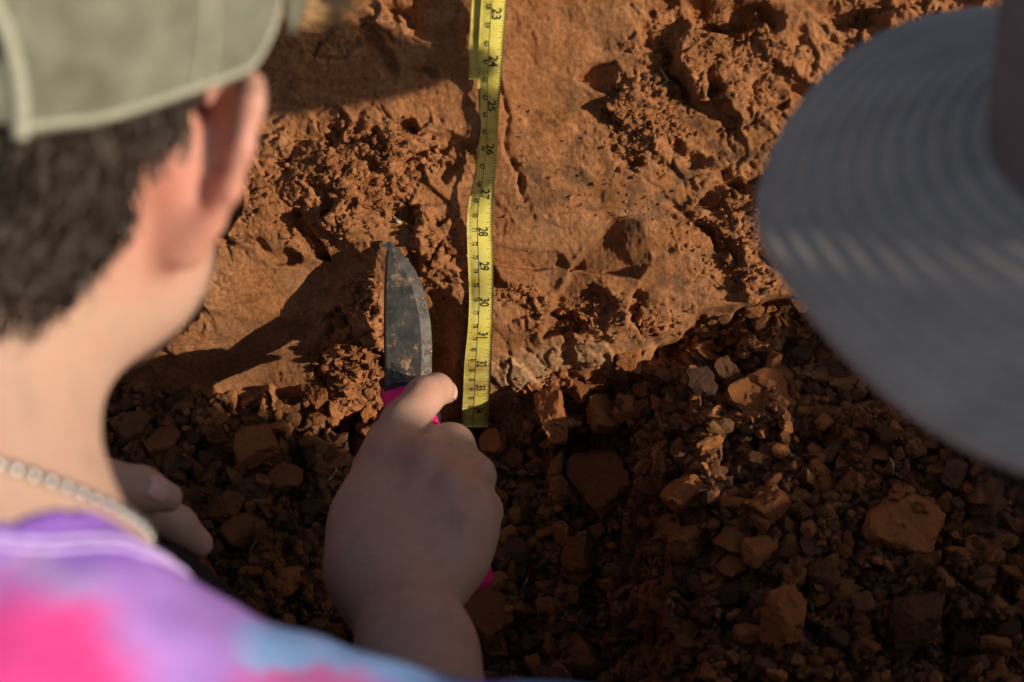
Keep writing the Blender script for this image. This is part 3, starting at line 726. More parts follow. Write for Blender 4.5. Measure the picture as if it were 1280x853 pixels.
# ---------------------------------------- person at left: skeleton read off the photograph
HR, HF, HU = frame_from(camv(.32, .33, -.88), camv(.16, .92, .36))
EAR = U(243, 210, .73); HC = EAR - HR * .079
def H(x, y, z): return HC + HR * x + HF * y + HU * z
HA = np.stack([HR, HF, HU])
NB = U(-210, 780, .70)                       # base of the neck
SR = U(690, 1128, .70); SL = NB + (NB - SR) * np.array([1, .6, 1]) + np.array([-.0, 0, -.10]) ; SL = NB + np.array([-.185, -.02, -.055])
WR = U(492, 742, 1.045); EL = U(690, 1420, .905)
b1 = Field()
b1.ell(H(0, -.006, .030), HA, (.074, .096, .086), .02).ell(H(0, .022, -.02), HA, (.064, .072, .085), .03)      # skull, face
b1.ell(H(0, .062, -.075), HA, (.036, .030, .036), .03).cap(H(.056, .020, -.046), H(.022, .080, -.088), .019, .015, .03).cap(H(-.050, .012, -.050), H(-.018, .080, -.088), .018, .014, .03)
b1.ell(H(.040, .060, -.018), HA, (.022, .022, .022), .02).ell(H(-.040, .060, -.018), HA, (.022, .022, .022), .02)  # cheekbones
b1.cap(H(0, .095, .020), H(0, .112, -.022), .007, .012, .012).ell(H(0, .093, -.055), HA, (.022, .010, .009), .010)  # nose, mouth
b1.ell(H(.032, .098, .008), HA, (.014, .014, .010), .012, True).ell(H(-.032, .098, .008), HA, (.014, .014, .010), .012, True)
b1.ell(H(.032, .083, .008), HA, (.0115, .0115, .0115), .003).ell(H(-.032, .083, .008), HA, (.0115, .0115, .0115), .003)
b1.cap(H(0, -.030, -.045), NB - HU * .0, .054, .056, .04)
spine = [NB, NB + np.array([-.01, -.10, -.12]), NB + np.array([-.01, -.20, -.30]), NB + np.array([-.01, -.26, -.45])]
b1.chain(spine, (.06, .115, .115, .125), .08).cap(NB + np.array([.02, -.01, -.02]), SR, .045, .042, .06).cap(NB + np.array([-.02, -.01, -.02]), SL, .045, .042, .06)
def ear(fd, sgn):
    def E(u, w, o): return H(sgn * (.072 + o * .9), u * .9, (w * .84 if w > 0 else w * .74) - .002)    # u forward, w up, o outward
    # helix: a rim that stands off the skull, leaning back
    rim = [E(.012, .014, .005), E(.010, .030, .014), E(.004, .038, .023), E(-.004, .034, .028), E(-.008, .018, .028), E(-.009, .001, .025), E(-.008, -.015, .019), E(-.005, -.028, .011)]
    fd.chain(rim, (.0030, .0035, .0038, .0040, .0038, .0036, .0038, .0050), .004)
    hub = E(.006, .004, .006)
    for q in rim[2:7]:
        fd.cap(hub + (q - hub) * .35, q, .0042, .0026, .004)
    fd.ell(E(-.007, .006, .004), HA, (.0085, .0100, .018), .004)
    fd.ell(E(-.003, -.026, .007), HA, (.0065, .008, .0100), .012)
ear(b1, 1); ear(b1, -1)
v1 = b1.mesh(.0030)
# right arm and hand on the knife
b2 = Field()
FA = U(545, 905, 0.978); b4 = Field(); b4.cap(SR, EL, .046, .038, .02).cap(EL, FA, .040, .0250, .03); v4 = b4.mesh(.0035)
b2.cap(FA, U(521, 815, 1.012), .0250, .0212, .03).cap(U(521, 815, 1.012), U(498, 740, 1.045), .0212, .0200, .02)
b2.cap(U(482, 738, 1.048), U(512, 742, 1.048), .0178, .0178, .02)
mcp = [U(488, 566, 1.097), U(534, 578, 1.080), U(565, 608, 1.071), U(579, 645, 1.065)]
car = [U(468, 712, 1.057), U(492, 718, 1.051), U(518, 722, 1.051), U(540, 722, 1.055)]
for i in range(4): b2.cap(car[i], mcp[i], .0138 - .0010 * i, .0102 - .0006 * i, .014)
b2.cap(U(475, 690, 1.067), U(560, 690, 1.067), .016, .016, .02).cap(U(505, 620, 1.090), U(570, 650, 1.080), .014, .013, .02)     # palm
b2.cap(U(464, 706, 1.057), U(463, 652, 1.075), .0138, .0128, .02).cap(U(463, 652, 1.075), U(476, 592, 1.107), .0132, .0108, .014)            # thenar
b2.chain([U(470, 592, 1.107), U(486, 552, 1.133), U(500, 528, 1.150)], (.0112, .0098, .0080), .005)        # thumb
b2.cap(U(555, 690, 1.063), U(577, 650, 1.067), .0135, .0118, .014).cap(U(543, 716, 1.057), U(557, 690, 1.063), .0105, .0128, .010)   # heel of the hand, little-finger side
b2.chain([mcp[0], U(505, 530, 1.111), U(531, 495, 1.127)], (.0108, .0096, .0090), .008)                        # index
b2.chain([U(531, 495, 1.127), U(546, 487, 1.135), U(557, 490, 1.144)], (.0090, .0074, .0058), .003)
fing = [([mcp[1], U(563, 560, 1.107), U(560, 556, 1.130)], [U(540, 560, 1.149), U(515, 575, 1.145)]),
        ([mcp[2], U(590, 596, 1.100), U(588, 594, 1.125)], [U(565, 598, 1.143), U(532, 610, 1.137)]),
        ([mcp[3], U(600, 640, 1.091), U(598, 642, 1.111)], [U(580, 645, 1.128), U(552, 652, 1.123)])]
for i, (a_, t_) in enumerate(fing):
    r0 = .0108 - .0006 * i; b2.chain(a_, (r0, r0 * .96, r0 * .86), .006); b2.chain([a_[-1]] + t_, (r0 * .86, r0 * .82, r0 * .7), .003)
for q, r in ((mcp[0], .0100), (mcp[1], .0098), (mcp[2], .0090), (mcp[3], .0085)): b2.ell(q + BACK * .0075 - UPV * .001, CAMAX, (r * .82, r * .82, r * .95), .005)
for i in range(4): b2.cap(car[i] * .45 + mcp[i] * .55 + BACK * .0105, mcp[i] + BACK * .0105, .0026, .0036, .006)   # tendons
v2 = b2.mesh(.00105)
# left arm, thumb and finger resting on the slope
b3 = Field(); WL = U(20, 660, .985); ELL = SL + np.array([.0, .13, -.25])
b3.cap(SL, ELL, .046, .038, .02).cap(ELL, WL, .038, .026, .02)
b3.cap(WL, U(115, 640, 1.005), .024, .017, .02).cap(WL, U(120, 690, 1.012), .022, .016, .02)
b3.chain([U(70, 630, .99), U(128, 606, .998), U(176, 611, 1.003), U(210, 622, 1.008)], (.016, .0104, .0088, .0064), .005)
b3.chain([U(120, 640, 1.012), U(178, 634, 1.02), U(222, 656, 1.03), U(250, 680, 1.036)], (.0110, .0086, .0078, .0060), .004)
b3.chain([U(110, 680, 1.02), U(165, 690, 1.03), U(190, 720, 1.03)], (.0115, .0096, .0080), .005)
b3.chain([U(100, 710, 1.02), U(150, 740, 1.03), U(165, 770, 1.03)], (.0110, .009, .0076), .005)
v3 = b3.mesh(.0018)
V, F = joined([(relax(v1[0], v1[1], 3), v1[1]), (relax(v2[0], v2[1], 3, .6), v2[1]), (relax(v3[0], v3[1], 2), v3[1]), (relax(v4[0], v4[1], 2), v4[1])])
n1_ = len(v1[0]); n2_ = n1_ + len(v2[0])
# creases over the finger joints and fine folds of the skin on the working hand
hv = V[n1_:n2_]; dsp = .00022 * n3(hv, 260, 31) + .00030 * n3(hv, 110, 32)
for a_, b_, rad in ((U(505, 530, 1.111), U(546, 487, 1.135), .008), (mcp[1], U(563, 560, 1.107), .010), (WR, U(488, 700, 1.045), .022)):
    ax_ = (b_ - a_) / np.linalg.norm(b_ - a_); c_ = .5 * (a_ + b_); u_ = (hv - c_) @ ax_
    dsp = dsp - .00028 * np.exp(-(np.linalg.norm(hv - c_ - BACK * rad * .6, axis=1) / (rad * 1.1)) ** 2) * (np.cos(u_ * 2 * np.pi / .0034 + 5 * n3(hv, 90, 33)) > .35)
cen = np.array([BACK]); V[n1_:n2_] = hv + dsp[:, None] * BACK
tn = np.ones((len(V), 3))
red = np.clip(1 - np.linalg.norm(V - EAR, axis=1) / .05, 0, 1)[:, None] ** .7
tn = tn * (1 - red) + red * np.array((1.12, .72, .70))
for q in [mcp[0], mcp[1], mcp[2], mcp[3], U(531, 495, 1.127), U(557, 490, 1.144)]:
    w = np.exp(-(np.linalg.norm(V - q - BACK * .01, axis=1) / .010) ** 2)[:, None] * .6; tn = tn * (1 - w) + w * tn * np.array((1.08, .86, .84))
hn_ = np.zeros(len(V)); hn_[n1_:] = 1; tn = tn * (1 - .0 * hn_[:, None])
me = pmesh('body', V, F); vcol(me, 'skin_tint', tn)
person = tag(empty('person', (NB[0], NB[1] - .2, FZ)), 'person at left seen from behind in olive cap and tie-dye shirt, pushing the knife', 'person')
body = under(link('body', me, M_skin), person)
bvh = BVHTree.FromPolygons([tuple(q) for q in V], [tuple(f) for f in F])
def nail(c, up, fw, L, W, name='fingernail'):
    up = up / np.linalg.norm(up); fw = fw - up * (fw @ up); fw /= np.linalg.norm(fw); sd = np.cross(fw, up)
    u, w = np.meshgrid(np.linspace(-1, 1, 9), np.linspace(-1, 1, 9), indexing='ij'); sh = np.where(u > 0, np.sqrt(np.clip(1 - .55 * u ** 2, 0, 1)), 1 - .12 * u * u)
    P = c + fw * (u * L)[..., None] + sd * (w * W * sh)[..., None] - up * (.0018 * w * w * (W / .005) + .0009 * u * u)[..., None]
    o = under(link(name, pmesh(name, P.reshape(-1, 3), grid_faces(9, 9)), M_nail), person)
    md = o.modifiers.new('thick', 'SOLIDIFY'); md.thickness = .0006; return o
tip = U(557, 490, 1.144); nd = tip - U(546, 487, 1.135)
loc, nrm, *_ = bvh.ray_cast(Vector(tip + RIGHT * .03 + UPV * .006 + BACK * .02), Vector(-RIGHT * .03 - UPV * .006 - BACK * .02).normalized())
nail(np.array(loc) + np.array(nrm) * .0004, np.array(nrm), nd, .0050, .0044)
q = U(205, 618, 1.006); loc, nrm, *_ = bvh.ray_cast(Vector(q + BACK * .03 + UPV * .012), Vector(-BACK * .03 - UPV * .012).normalized())
nail(np.array(loc) + np.array(nrm) * .0004, np.array(nrm), U(210, 622, 1.008) - U(176, 611, 1.003), .0062, .0058)

# hair below the cap
kf = Field(); kf.ops = [o for o in b1.ops[:4]]; kf.cap(H(0, -.030, -.045), NB, .057, .060, .04); kv = kf.mesh(.005); skull = BVHTree.FromPolygons([tuple(q) for q in kv[0]], [tuple(x) for x in kv[1]])
M_hair = simple('dark_hair', (.034, .020, .012), .40, spec=.45, nscale=30, var=.6)
def strands(root_fn, n, seglen, r=.00045, seed=3):
    rr = np.random.default_rng(seed); VV, FF = [], []; b = 0
    for i in range(n):
        c, rad = root_fn(rr)
        v, f = tube(c, np.linspace(rad, rad * .3, len(c)), 4); VV.append(v); FF.append(f + b); b += len(v)
    return np.concatenate(VV), np.concatenate(FF)
def hair_root(rr):
    az = rr.uniform(-1.3, 1.5); front = abs(az) 
    z0 = rr.uniform(-.034, .075)
    zl = -.036 + .036 * sstep(.75, 1.45, np.array(abs(az))) ; zl = float(zl)
    z0 = max(z0, zl + .004)
    if az > 1.22: z0 = rr.uniform(.022, .075)
    d = math.sin(az) * HR - math.cos(az) * HF
    p = HC + HU * z0 + d * .12; loc, nrm, *_ = skull.ray_cast(Vector(p), Vector(-d)); loc = np.array(loc); nrm = np.array(nrm)
    t = np.cross(nrm, HU); t /= np.linalg.norm(t) + 1e-9
    down = -HU + nrm * .12 + t * (.55 + .3 * math.sin(az * 3 + z0 * 60) + rr.normal() * .22); down -= nrm * (down @ nrm) * .9; down /= np.linalg.norm(down)
    L = rr.uniform(.010, .026) * (.45 + .55 * min(1, (z0 - zl) / .03)); out = rr.uniform(.0015, .0065)
    s = np.linspace(0, 1, 5)
    c = [loc + nrm * (out * math.sin(min(1, q * 1.6) * 1.57) + .0005) + down * L * q + nrm * .002 * q * rr.normal() for q in s]
    return np.array(c), rr.uniform(.0004, .0008)
v, f = strands(hair_root, 8000, .03)
hair = under(link('hair', pmesh('hair', v, f), M_hair), person)
# fringe wisps sticking out in front of the cap, sunlight put into their paler hair colour
def wisp_root(rr):
    s = np.linspace(0, 1, 7); a = H(.050 + rr.normal() * .004, .074 + rr.normal() * .004, .040 + rr.normal() * .004); mid_ = U(398 + rr.normal() * 12, 52 + rr.normal() * 12, .79); b_ = U(446 + rr.normal() * 14, -12 + rr.normal() * 10, .82)
    c = [a * (1 - q) ** 2 + 2 * q * (1 - q) * mid_ + b_ * q * q + RIGHT * .002 * rr.normal() * q for q in s]; return np.array(c), rr.uniform(.0003, .0006)
v, f = strands(wisp_root, 60, .03, seed=9)
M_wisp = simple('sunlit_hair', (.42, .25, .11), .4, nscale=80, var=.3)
under(link('hair_wisps', pmesh('hair_wisps', v, f), M_wisp), person)

# cap: six panels, an arched opening with strap at the back
def cap_mat():
    m, n, b = nodes_of('olive_cotton'); t = tex(n, 55, 6, .65); r = ramp(n, [(.32, (.10, .10, .071)), (.5, (.15, .15, .11)), (.68, (.20, .196, .15))]); n.links.new(t.outputs[0], r.inputs[0])
    n.links.new(r.outputs[0], b.inputs['Base Color']); b.inputs['Roughness'].default_value = .9; b.inputs['Specular IOR Level'].default_value = .15
    t2 = tex(n, 700, 3, .6); bump(n, b, t2.outputs[0], .35, .0008); return m
M_cap = cap_mat()
RIMZ = .036
def cap_pt(az, e, off=0.):
    """az from the back of the head towards its right; e 0 at the rim, 1 at the button"""
    d = math.sin(az) * HR - math.cos(az) * HF
    rx, ry = .0915, .107; rad = 1 / math.sqrt((math.sin(az) / rx) ** 2 + (math.cos(az) / ry) ** 2)
    th = e * math.pi / 2; prof = math.cos(th) ** .72; ht = .088 * math.sin(th) ** .95
    seam = abs(((az + .26) / (math.pi / 3)) % 1 - .5) * 2; pf = .0014 * (1 - max(0, seam - .82) / .18)
    puck = .0010 * math.sin(az * 9 + e * 6) * (1 - e) + .0012 * math.sin(az * 4.3 + 11 * e)
    return HC + HF * -.004 + HU * (RIMZ - .008 * math.cos(az) + .05 * max(0, -math.cos(az)) + ht * (.98 + .2 * math.cos(az))) + d * (rad * prof + off + pf + puck)
def cap_mesh():
    n, m = 40, 180; P, F_ = [], []
    for i in range(n):
        for j in range(m): P.append(cap_pt(-math.pi + 2 * math.pi * j / m, i / (n - 1) * .995))
    for i in range(n - 1):
        for j in range(m):
            az = -math.pi + 2 * math.pi * (j + .5) / m; e = (i + .5) / (n - 1)
            if (az / .68) ** 2 + (e / .44) ** 2 < 1: continue
            F_.append((i * m + j, i * m + (j + 1) % m, (i + 1) * m + (j + 1) % m, (i + 1) * m + j))
    return pmesh('cap', P, F_)
capo = under(link('cap', cap_mesh(), M_cap), person); md = capo.modifiers.new('thick', 'SOLIDIFY'); md.thickness = .0016; md.offset = 1
def child(name, V_, F_, mat, par, root=person):
    o = link(name, pmesh(name, V_, F_), mat); o.parent = par
    o.matrix_parent_inverse = Matrix.Translation(-root.location); return o
# (the cap keeps world coordinates through its parent's inverse, so its pieces need none of their own)
def sub(name, V_, F_, mat, par):
    o = link(name, pmesh(name, V_, F_), mat); o.parent = par; return o
M_capedge = simple('cap_binding', (.30, .295, .22), .85, nscale=300, var=.2)
arch = [cap_pt(.68 * math.cos(t), .44 * math.sin(t), .0020) for t in np.linspace(0, math.pi, 40)]
v, f = tube(arch, .0026, 8); sub('opening_binding', v, f, M_capedge, capo)
hem = [cap_pt(a_, .012, .0016) for a_ in np.linspace(.68, 2 * math.pi - .68, 120)]
v, f = tube(hem, .0013, 6); sub('hem', v, f, M_capedge, capo)
for k in range(6):
    az = -.26 + math.pi / 3 * (k + .5) + math.pi / 6 - math.pi / 6
    for o_ in (-.030, .030): 
        v, f = tube([cap_pt(az + o_ * (1 - .8 * e), e, .0017) for e in np.linspace(.02 if abs(az) > .7 else .48, .97, 40)], .0008, 5); sub('seam_stitch', v, f, M_capedge, capo)
st = np.array([[cap_pt(a_, e, .0005) for e in (0.02, .12)] for a_ in np.linspace(-.72, .72, 24)]).reshape(-1, 3)
so = sub('strap', st, grid_faces(24, 2), M_cap, capo); so.modifiers.new('thick', 'SOLIDIFY').thickness = .002
# visor, seen by others from the front
vz = []
for t in np.linspace(-1.15, 1.15, 25):
    a_ = cap_pt(math.pi + t, .02, .0); d = (math.sin(math.pi + t) * HR - math.cos(math.pi + t) * HF)
    for q in np.linspace(0, 1, 6): vz.append(a_ + (HF * .070 * math.cos(t * 1.2) * q) - HU * (.018 * q + .012 * (t / 1.15) ** 2 * q))
so = sub('visor', vz, grid_faces(25, 6), M_cap, capo); so.modifiers.new('thick', 'SOLIDIFY').thickness = .003
v, f = tube([cap_pt(0, .99, .0), cap_pt(0, .995, 0.) + HU * .004], (.008, .005), 10); sub('button', v, f, M_cap, capo)

# shirt
def shirt_mat():
    m, n, b = nodes_of('tie_dye_cotton'); a = n.nodes.new('ShaderNodeAttribute'); a.attribute_name = 'dye'
    t = tex(n, 40, 6, .65); r = ramp(n, [(.35, (.86, .86, .86)), (.65, (1.08, 1.08, 1.08))]); n.links.new(t.outputs[0], r.inputs[0])
    c = mixc(n, a.outputs[0], r.outputs[0], 1.0, 'MULTIPLY'); n.links.new(c, b.inputs['Base Color']); b.inputs['Roughness'].default_value = .9; b.inputs['Specular IOR Level'].default_value = .15
    t2 = tex(n, 900, 2, .5); bump(n, b, t2.outputs[0], .25, .0006); return m
M_shirt = shirt_mat()
def dye(P):
    px_, py_, d_ = to_px(P); s = np.zeros((len(P), 3))
    a = px_ + 75 * n3(P, 24, 5) + 45 * n3(P, 70, 6) + 25 * n3(P, 190, 16); b_ = py_ + 75 * n3(P, 24, 7) + 45 * n3(P, 70, 8) + 25 * n3(P, 190, 18)
    pink = np.array((.68, .05, .24)); lav = np.array((.36, .19, .56)); pur = np.array((.24, .10, .48)); blu = np.array((.20, .42, .72)); wht = np.array((.66, .62, .78))
    s[:] = lav
    def mixin(f, c):
        nonlocal s; s = s * (1 - f[:, None]) + c * f[:, None]
    mixin(.35 * sstep(.0, .5, n3(P, 30, 11)), wht * .8)
    w = .95 * sstep(235, 90, np.hypot((a - 30), (b_ - 860) * 1.35)); mixin(w, pink)
    w = sstep(90, 30, np.hypot(a - 380, (b_ - 850))); mixin(.7 * w, pink)
    w = sstep(710, 660, b_) * sstep(320, 250, a); mixin(.8 * w, pur * 1.3)
    w = sstep(60, 20, np.abs((b_ - 770) - .37 * (a - 330))) * sstep(290, 340, a); mixin(.85 * w, blu)
    w = sstep(540, 600, a); mixin(w, pur)
    w = sstep(600, 660, a); mixin(w * .8, blu)
    return np.clip(s, 0, 1)
sf = Field(); G = .008
nb2 = NB + np.array([0, -.02, -.015])
sf.chain([nb2 + np.array([-.01, -.05, -.06]), spine[1], spine[2], spine[3]], (.10, .125, .128, .14), .08)
sf.cap(nb2 + np.array([.05, 0, -.012]), SR, .050, .052, .06).cap(nb2 + np.array([-.05, 0, -.012]), SL, .050, .052, .06)
sf.cap(nb2 + np.array([.03, 0, 0]), nb2 - np.array([.03, 0, 0]), .062, .062, .05)
up_r = SR + (EL - SR) * .62; up_l = SL + (ELL - SL) * .62
sf.cap(SR, up_r, .056, .062, .03).cap(SL, up_l, .056, .062, .03)
sv, sfc = sf.mesh(.004); sv = relax(sv, sfc, 3)
nax = (H(0, -.03, -.05) - NB); nax /= np.linalg.norm(nax)
NC = NB + nax * .012
def cut(P):
    k = np.ones(len(P), bool); r = P - NC; z = r @ nax; rad = np.linalg.norm(r - z[:, None] * nax, axis=1); k &= ~((rad < .078) & (z > -.06))
    for a_, b_ in ((SR, up_r), (SL, up_l)):
        d = (b_ - a_) / np.linalg.norm(b_ - a_); t = (P - b_) @ d; k &= ~((t > -.002) & (np.linalg.norm(P - b_, axis=1) < .12))
    k &= P[:, 2] > spine[3][2] - .03
    return k
ok = cut(sv)[sfc].all(1); wr = .0060 * n3(sv, 17, 21) + .0032 * n3(sv, 42, 22)
nv = np.zeros_like(sv); e1 = sv[sfc[:, 1]] - sv[sfc[:, 0]]; e2 = sv[sfc[:, 3]] - sv[sfc[:, 0]]; fn = np.cross(e1, e2)
for q in range(4): np.add.at(nv, sfc[:, q], fn)
nv /= np.linalg.norm(nv, axis=1)[:, None] + 1e-12; sv = sv + nv * wr[:, None]
f2 = sfc[ok]; used = np.unique(f2); rm = np.full(len(sv), -1); rm[used] = np.arange(len(used)); f2 = rm[f2]; sv2 = sv[used]
me = pmesh('shirt', sv2, f2); vcol(me, 'dye', dye(sv2)); shirt = under(link('shirt', me, M_shirt), person)
md = shirt.modifiers.new('thick', 'SOLIDIFY'); md.thickness = .0016; md.offset = 0
sb = BVHTree.FromPolygons([tuple(q) for q in sv], [tuple(x) for x in sfc])
ra = np.cross(nax, [0, 0, 1.]); ra /= np.linalg.norm(ra); rb = np.cross(nax, ra)
def ring(rad, lift, n=120, z=0.):
    o = []
    for t in np.linspace(0, 2 * math.pi, n, endpoint=False):
        q = NC + (ra * math.cos(t) + rb * math.sin(t)) * rad + nax * z; hit = sb.find_nearest(Vector(q)); o.append(np.array(hit[0]) + np.array(hit[1]) * lift)
    return np.array(o)
r_out = ring(.082, .0012); r_mid = .5 * (r_out + np.array([NC + (q - NC) / np.linalg.norm(q - NC) * .068 + nax * .004 for q in r_out]))
def loopring(rad, z): return np.array([NC + (lambda q: q / np.linalg.norm(q))((p - NC) - nax * ((p - NC) @ nax)) * rad + nax * z for p in r_out])
prof = [r_out + nax * .0005, .45 * r_out + .55 * loopring(.066, .009) + nax * .002, loopring(.0640, .015), loopring(.0625, .016), loopring(.0620, .010)]
P = np.stack(prof, 0).reshape(-1, 3); me = pmesh('neckband', P, grid_faces(5, len(r_out), True)); vcol(me, 'dye', np.clip(dye(P) * .9, 0, 1))
nbd = sub('neckband', P, grid_faces(5, len(r_out), True), M_shirt, shirt); vcol(nbd.data, 'dye', np.tile(np.array((.27, .12, .56)), (len(P), 1)) * (1 + .25 * n3(P, 40, 3)[:, None]))
nbd.modifiers.new('thick', 'SOLIDIFY').thickness = .0018
M_thread = simple('stitch_thread', (.50, .36, .66), .8, nscale=500, var=.3)
for rad in (.0845, .0915):
    q = ring(rad, .0012); q = np.concatenate([q, q[:2]]); v, f = tube(q, .0009, 6); sub('neck_stitch', v, f, M_thread, shirt)
# shoulder seam bead
# necklace: beads round the neck
M_bead = simple('bead_metal', (.80, .76, .68), .22, metal=1, nscale=400, var=.3)
bm = bmesh.new(); bmesh.ops.create_icosphere(bm, subdivisions=2, radius=.0025); bme = bpy.data.meshes.new('bead'); bm.to_mesh(bme); bm.free(); bme.materials.append(M_bead); bme.polygons.foreach_set('use_smooth', np.zeros(len(bme.polygons), bool))
ring_pts = []
for t in np.linspace(0, 2 * math.pi, 84, endpoint=False):
    d = ra * math.cos(t) + rb * math.sin(t); q = NC + nax * (.024 + .004 * math.sin(t)) + d * .12
    hit = bvh.ray_cast(Vector(q), Vector(-d))
    if hit[0] is not None: ring_pts.append(np.array(hit[0]) + np.array(hit[1]) * .0012)
ring_pts = np.array(ring_pts); cl = np.concatenate([ring_pts, ring_pts[:2]])
v, f = tube(cl, .0007, 6); neck = under(link('necklace', pmesh('necklace', v, f), M_bead), person)
for q in ring_pts:
    o = bpy.data.objects.new('bead', bme); COL.objects.link(o); o.parent = neck; o.location = Vector(q)
# trousers: kneeling thighs, shins under them
def trousers(hips, kneeR, kneeL, root, mat, r=.085):
    t = Field(); t.cap(hips + np.array([.07, 0, 0]), kneeR, r, r * .72, .03).cap(hips - np.array([.07, 0, 0]), kneeL, r, r * .72, .03)
    t.cap(hips + np.array([0, .02, .08]), hips, .12, .13, .05)
    for kn_ in (kneeR, kneeL): t.cap(kn_, np.array([kn_[0], hips[1] - .08, FZ + .06]), r * .66, .05, .02)
    v, f = t.mesh(.008); v = relax(v, f, 2); return under(link('trousers', pmesh('trousers', v, f), mat), root)
M_trs = simple('dark_cloth', (.022, .021, .022), .9, spec=.15, nscale=80, var=.3, bstr=.3)
hips = spine[3] + np.array([0, -.02, -.08])
trousers(hips, U(300, 980, 1.0), U(215, 762, .985) + np.array([-.03, .0, -.04]), person, M_trs)

# ---------------------------------------- person at right, under the wide hat
QC = U(1615, 174, .715)                       # centre of the hat where brim meets crown
qn = np.array([-.09, .0, .99]); qn /= np.linalg.norm(qn); qa = np.cross([0, 1., 0], qn); qa /= np.linalg.norm(qa); qb = np.cross(qn, qa)
def P2(x, y, z): return QC + qa * x + qb * y + qn * z
QA = np.stack([qa, qb, qn])
c1 = Field()
c1.ell(P2(0, .0, -.005), QA, (.074, .078, .080), .02).ell(P2(0, .022, -.06), QA, (.062, .070, .085), .03).ell(P2(0, .06, -.118), QA, (.034, .028, .034), .03)
c1.cap(P2(.048, .012, -.09), P2(.016, .076, -.13), .018, .014, .03).cap(P2(-.048, .012, -.09), P2(-.016, .076, -.13), .018, .014, .03)
c1.cap(P2(0, .092, -.02), P2(0, .108, -.062), .007, .012, .012).ell(P2(0, .09, -.096), QA, (.021, .010, .009), .01)
for s in (1, -1):
    c1.ell(P2(s * .032, .096, -.032), QA, (.014, .013, .010), .012, True).ell(P2(s * .032, .081, -.032), QA, (.0115,) * 3, .003)
    c1.ell(P2(s * .078, -.006, -.048), QA, (.008, .017, .031), .006)
N2 = QC + np.array([.05, -.10, -.185]); c1.cap(P2(0, -.03, -.08), N2, .055, .06, .04)
sp2 = [N2, N2 + np.array([.03, -.10, -.13]), N2 + np.array([.05, -.14, -.30]), N2 + np.array([.05, -.15, -.44])]
S2R = N2 + np.array([.185, -.02, -.05]); S2L = N2 + np.array([-.165, -.02, -.055])
c1.chain(sp2, (.06, .11, .115, .125), .08).cap(N2, S2R, .045, .044, .05).cap(N2, S2L, .045, .044, .05)
arms2 = []
for s_, x in ((S2R, .05), (S2L, .04)):
    e_ = s_ + np.array([x, .02, -.26]); w_ = e_ + np.array([-x, .19, -.09]); arms2.append((s_, e_))
    c1.cap(s_, e_, .044, .036, .02).cap(e_, w_, .036, .025, .02).cap(w_, w_ + np.array([0, .05, -.02]), .024, .026, .02)
    for k in range(4):
        b_ = w_ + np.array([-.026 + .017 * k, .07, -.03]); c1.chain([b_, b_ + np.array([0, .035, -.012]), b_ + np.array([0, .05, -.035])], (.0095, .0085, .007), .004)
    sg = 1 if x == .04 else -1
    c1.chain([w_ + np.array([sg * .025, .02, -.01]), w_ + np.array([sg * .042, .045, -.02]), w_ + np.array([sg * .045, .07, -.035])], (.012, .010, .008), .006)
v, f = c1.mesh(.004); v = relax(v, f, 2)
me = pmesh('body', v, f); vcol(me, 'skin_tint', np.ones((len(v), 3)))
person2 = tag(empty('person', (N2[0], N2[1] - .1, FZ)), 'person at right hidden under a grey wide-brimmed hat with stitched rings', 'person')
under(link('body', me, M_skin), person2)
hb = BVHTree.FromPolygons([tuple(q) for q in v], [tuple(x) for x in f])
def nape_root(rr):
    az = rr.uniform(-1.5, 1.5); z0 = rr.uniform(-.085, -.01); d = math.sin(az) * qa - math.cos(az) * qb
    hit = hb.ray_cast(Vector(QC + qn * z0 + d * .12), Vector(-d)); loc = np.array(hit[0]); nr = np.array(hit[1])
    dn = -qn + nr * .1 + np.cross(nr, qn) * rr.normal() * .2; L = rr.uniform(.025, .05)
    return np.array([loc + nr * (.004 * math.sin(q * 2) + .001) + dn * L * q for q in np.linspace(0, 1, 5)]), rr.uniform(.0006, .001)
hv_, hf_ = strands(nape_root, 2600, .03, seed=21); under(link('hair', pmesh('hair', hv_, hf_), M_hair), person2)
M_shirt2 = simple('plain_shirt_cloth', (.16, .17, .19), .9, spec=.15, nscale=60, var=.2, bstr=.3)
s2 = Field(); s2.chain([sp2[0] + np.array([0, -.03, -.06]), sp2[1], sp2[2], sp2[3]], (.095, .122, .126, .136), .08).cap(N2 + np.array([.04, -.01, -.03]), S2R, .05, .052, .05).cap(N2 + np.array([-.04, -.01, -.03]), S2L, .05, .052, .05)
for a_, b_ in arms2: s2.cap(a_, a_ + (b_ - a_) * .6, .054, .058, .03)
v, f = s2.mesh(.006); v = relax(v, f, 2); v = v + (.003 * n3(v, 24, 9))[:, None] * BACK
under(link('shirt', pmesh('shirt', v, f), M_shirt2), person2)
hp = sp2[3] + np.array([0, -.02, -.06]); trousers(hp, hp + np.array([.16, .32, -.02]), hp + np.array([-.02, .30, -.03]), person2, M_trs)
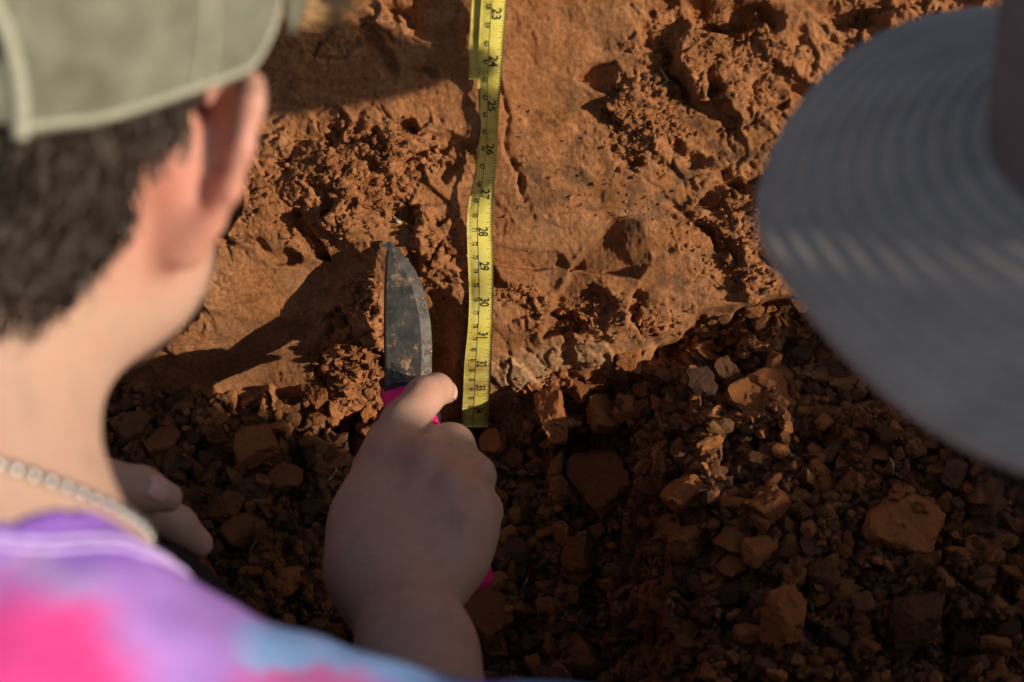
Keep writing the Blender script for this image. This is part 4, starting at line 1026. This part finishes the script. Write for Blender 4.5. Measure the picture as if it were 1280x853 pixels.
def hat_mat(name, col, var):
    m, n, b = nodes_of(name); t = tex(n, 40, 6, .6); r = ramp(n, [(.3, tuple(c * (1 - var) for c in col)), (.7, tuple(c * (1 + var) for c in col))]); n.links.new(t.outputs[0], r.inputs[0])
    n.links.new(r.outputs[0], b.inputs['Base Color']); b.inputs['Roughness'].default_value = .85; b.inputs['Specular IOR Level'].default_value = .2
    t2 = tex(n, 800, 2, .5); bump(n, b, t2.outputs[0], .3, .0006); return m
M_hat = hat_mat('grey_hat_cloth', (.32, .252, .208), .16); M_band = hat_mat('brown_hat_cloth', (.135, .105, .10), .2)
RI, RO, NR = .086, .157, 10.5
def brim_pt(th, q, dz=0.):
    """q 0 at the crown, 1 at the outer edge; puffed rings between the stitch lines"""
    r = RI + (RO - RI) * q; droop = -.022 * q ** 1.25 - .004 * math.sin(2 * th + .6) * q * q + .004 * math.sin(3 * th + 1.0) * q * q - .03 * max(0, math.cos(th - .9)) ** 2 * q * q + .017 * math.exp(-((th - 3.42) / .38) ** 2) * q ** 3
    puff = .0014 * abs(math.sin(math.pi * q * NR)) ** .6
    return P2(r * math.cos(th), r * math.sin(th) * 1.04, droop + puff + dz)
n, m = 150, 220
V = [brim_pt(2 * math.pi * j / m, i / (n - 1)) for i in range(n) for j in range(m)]
hat = under(link('hat', pmesh('hat_crown', [P2((RI + .002) * c * math.cos(t), (RI * 1.04 + .002) * c * math.sin(t), z + .002 * math.sin(3 * t) * (z > .02)) for c, z in
        [(1, -.004), (1.0, .01), (.985, .03), (.97, .05), (.95, .068), (.90, .082), (.80, .092), (.6, .097), (.3, .099), (.02, .1)] for t in np.linspace(0, 2 * math.pi, 72, endpoint=False)], grid_faces(10, 72, True)), M_band), person2)
br = sub('brim', V, grid_faces(n, m, True), M_hat, hat); br.modifiers.new('thick', 'SOLIDIFY').thickness = .0022
v, f = tube([brim_pt(t, 1.0, -.001) for t in np.linspace(0, 2 * math.pi + .03, 200)], .0019, 8); sub('brim_edge', v, f, M_hat, hat)
M_st = simple('grey_thread', (.08, .078, .08), .9, nscale=500, var=.3)
for k in range(1, 11):
    v, f = tube([brim_pt(t, k / NR, .0002) for t in np.linspace(0, 2 * math.pi + .03, 200)], .0009, 5); sub('stitch_ring', v, f, M_st, hat)
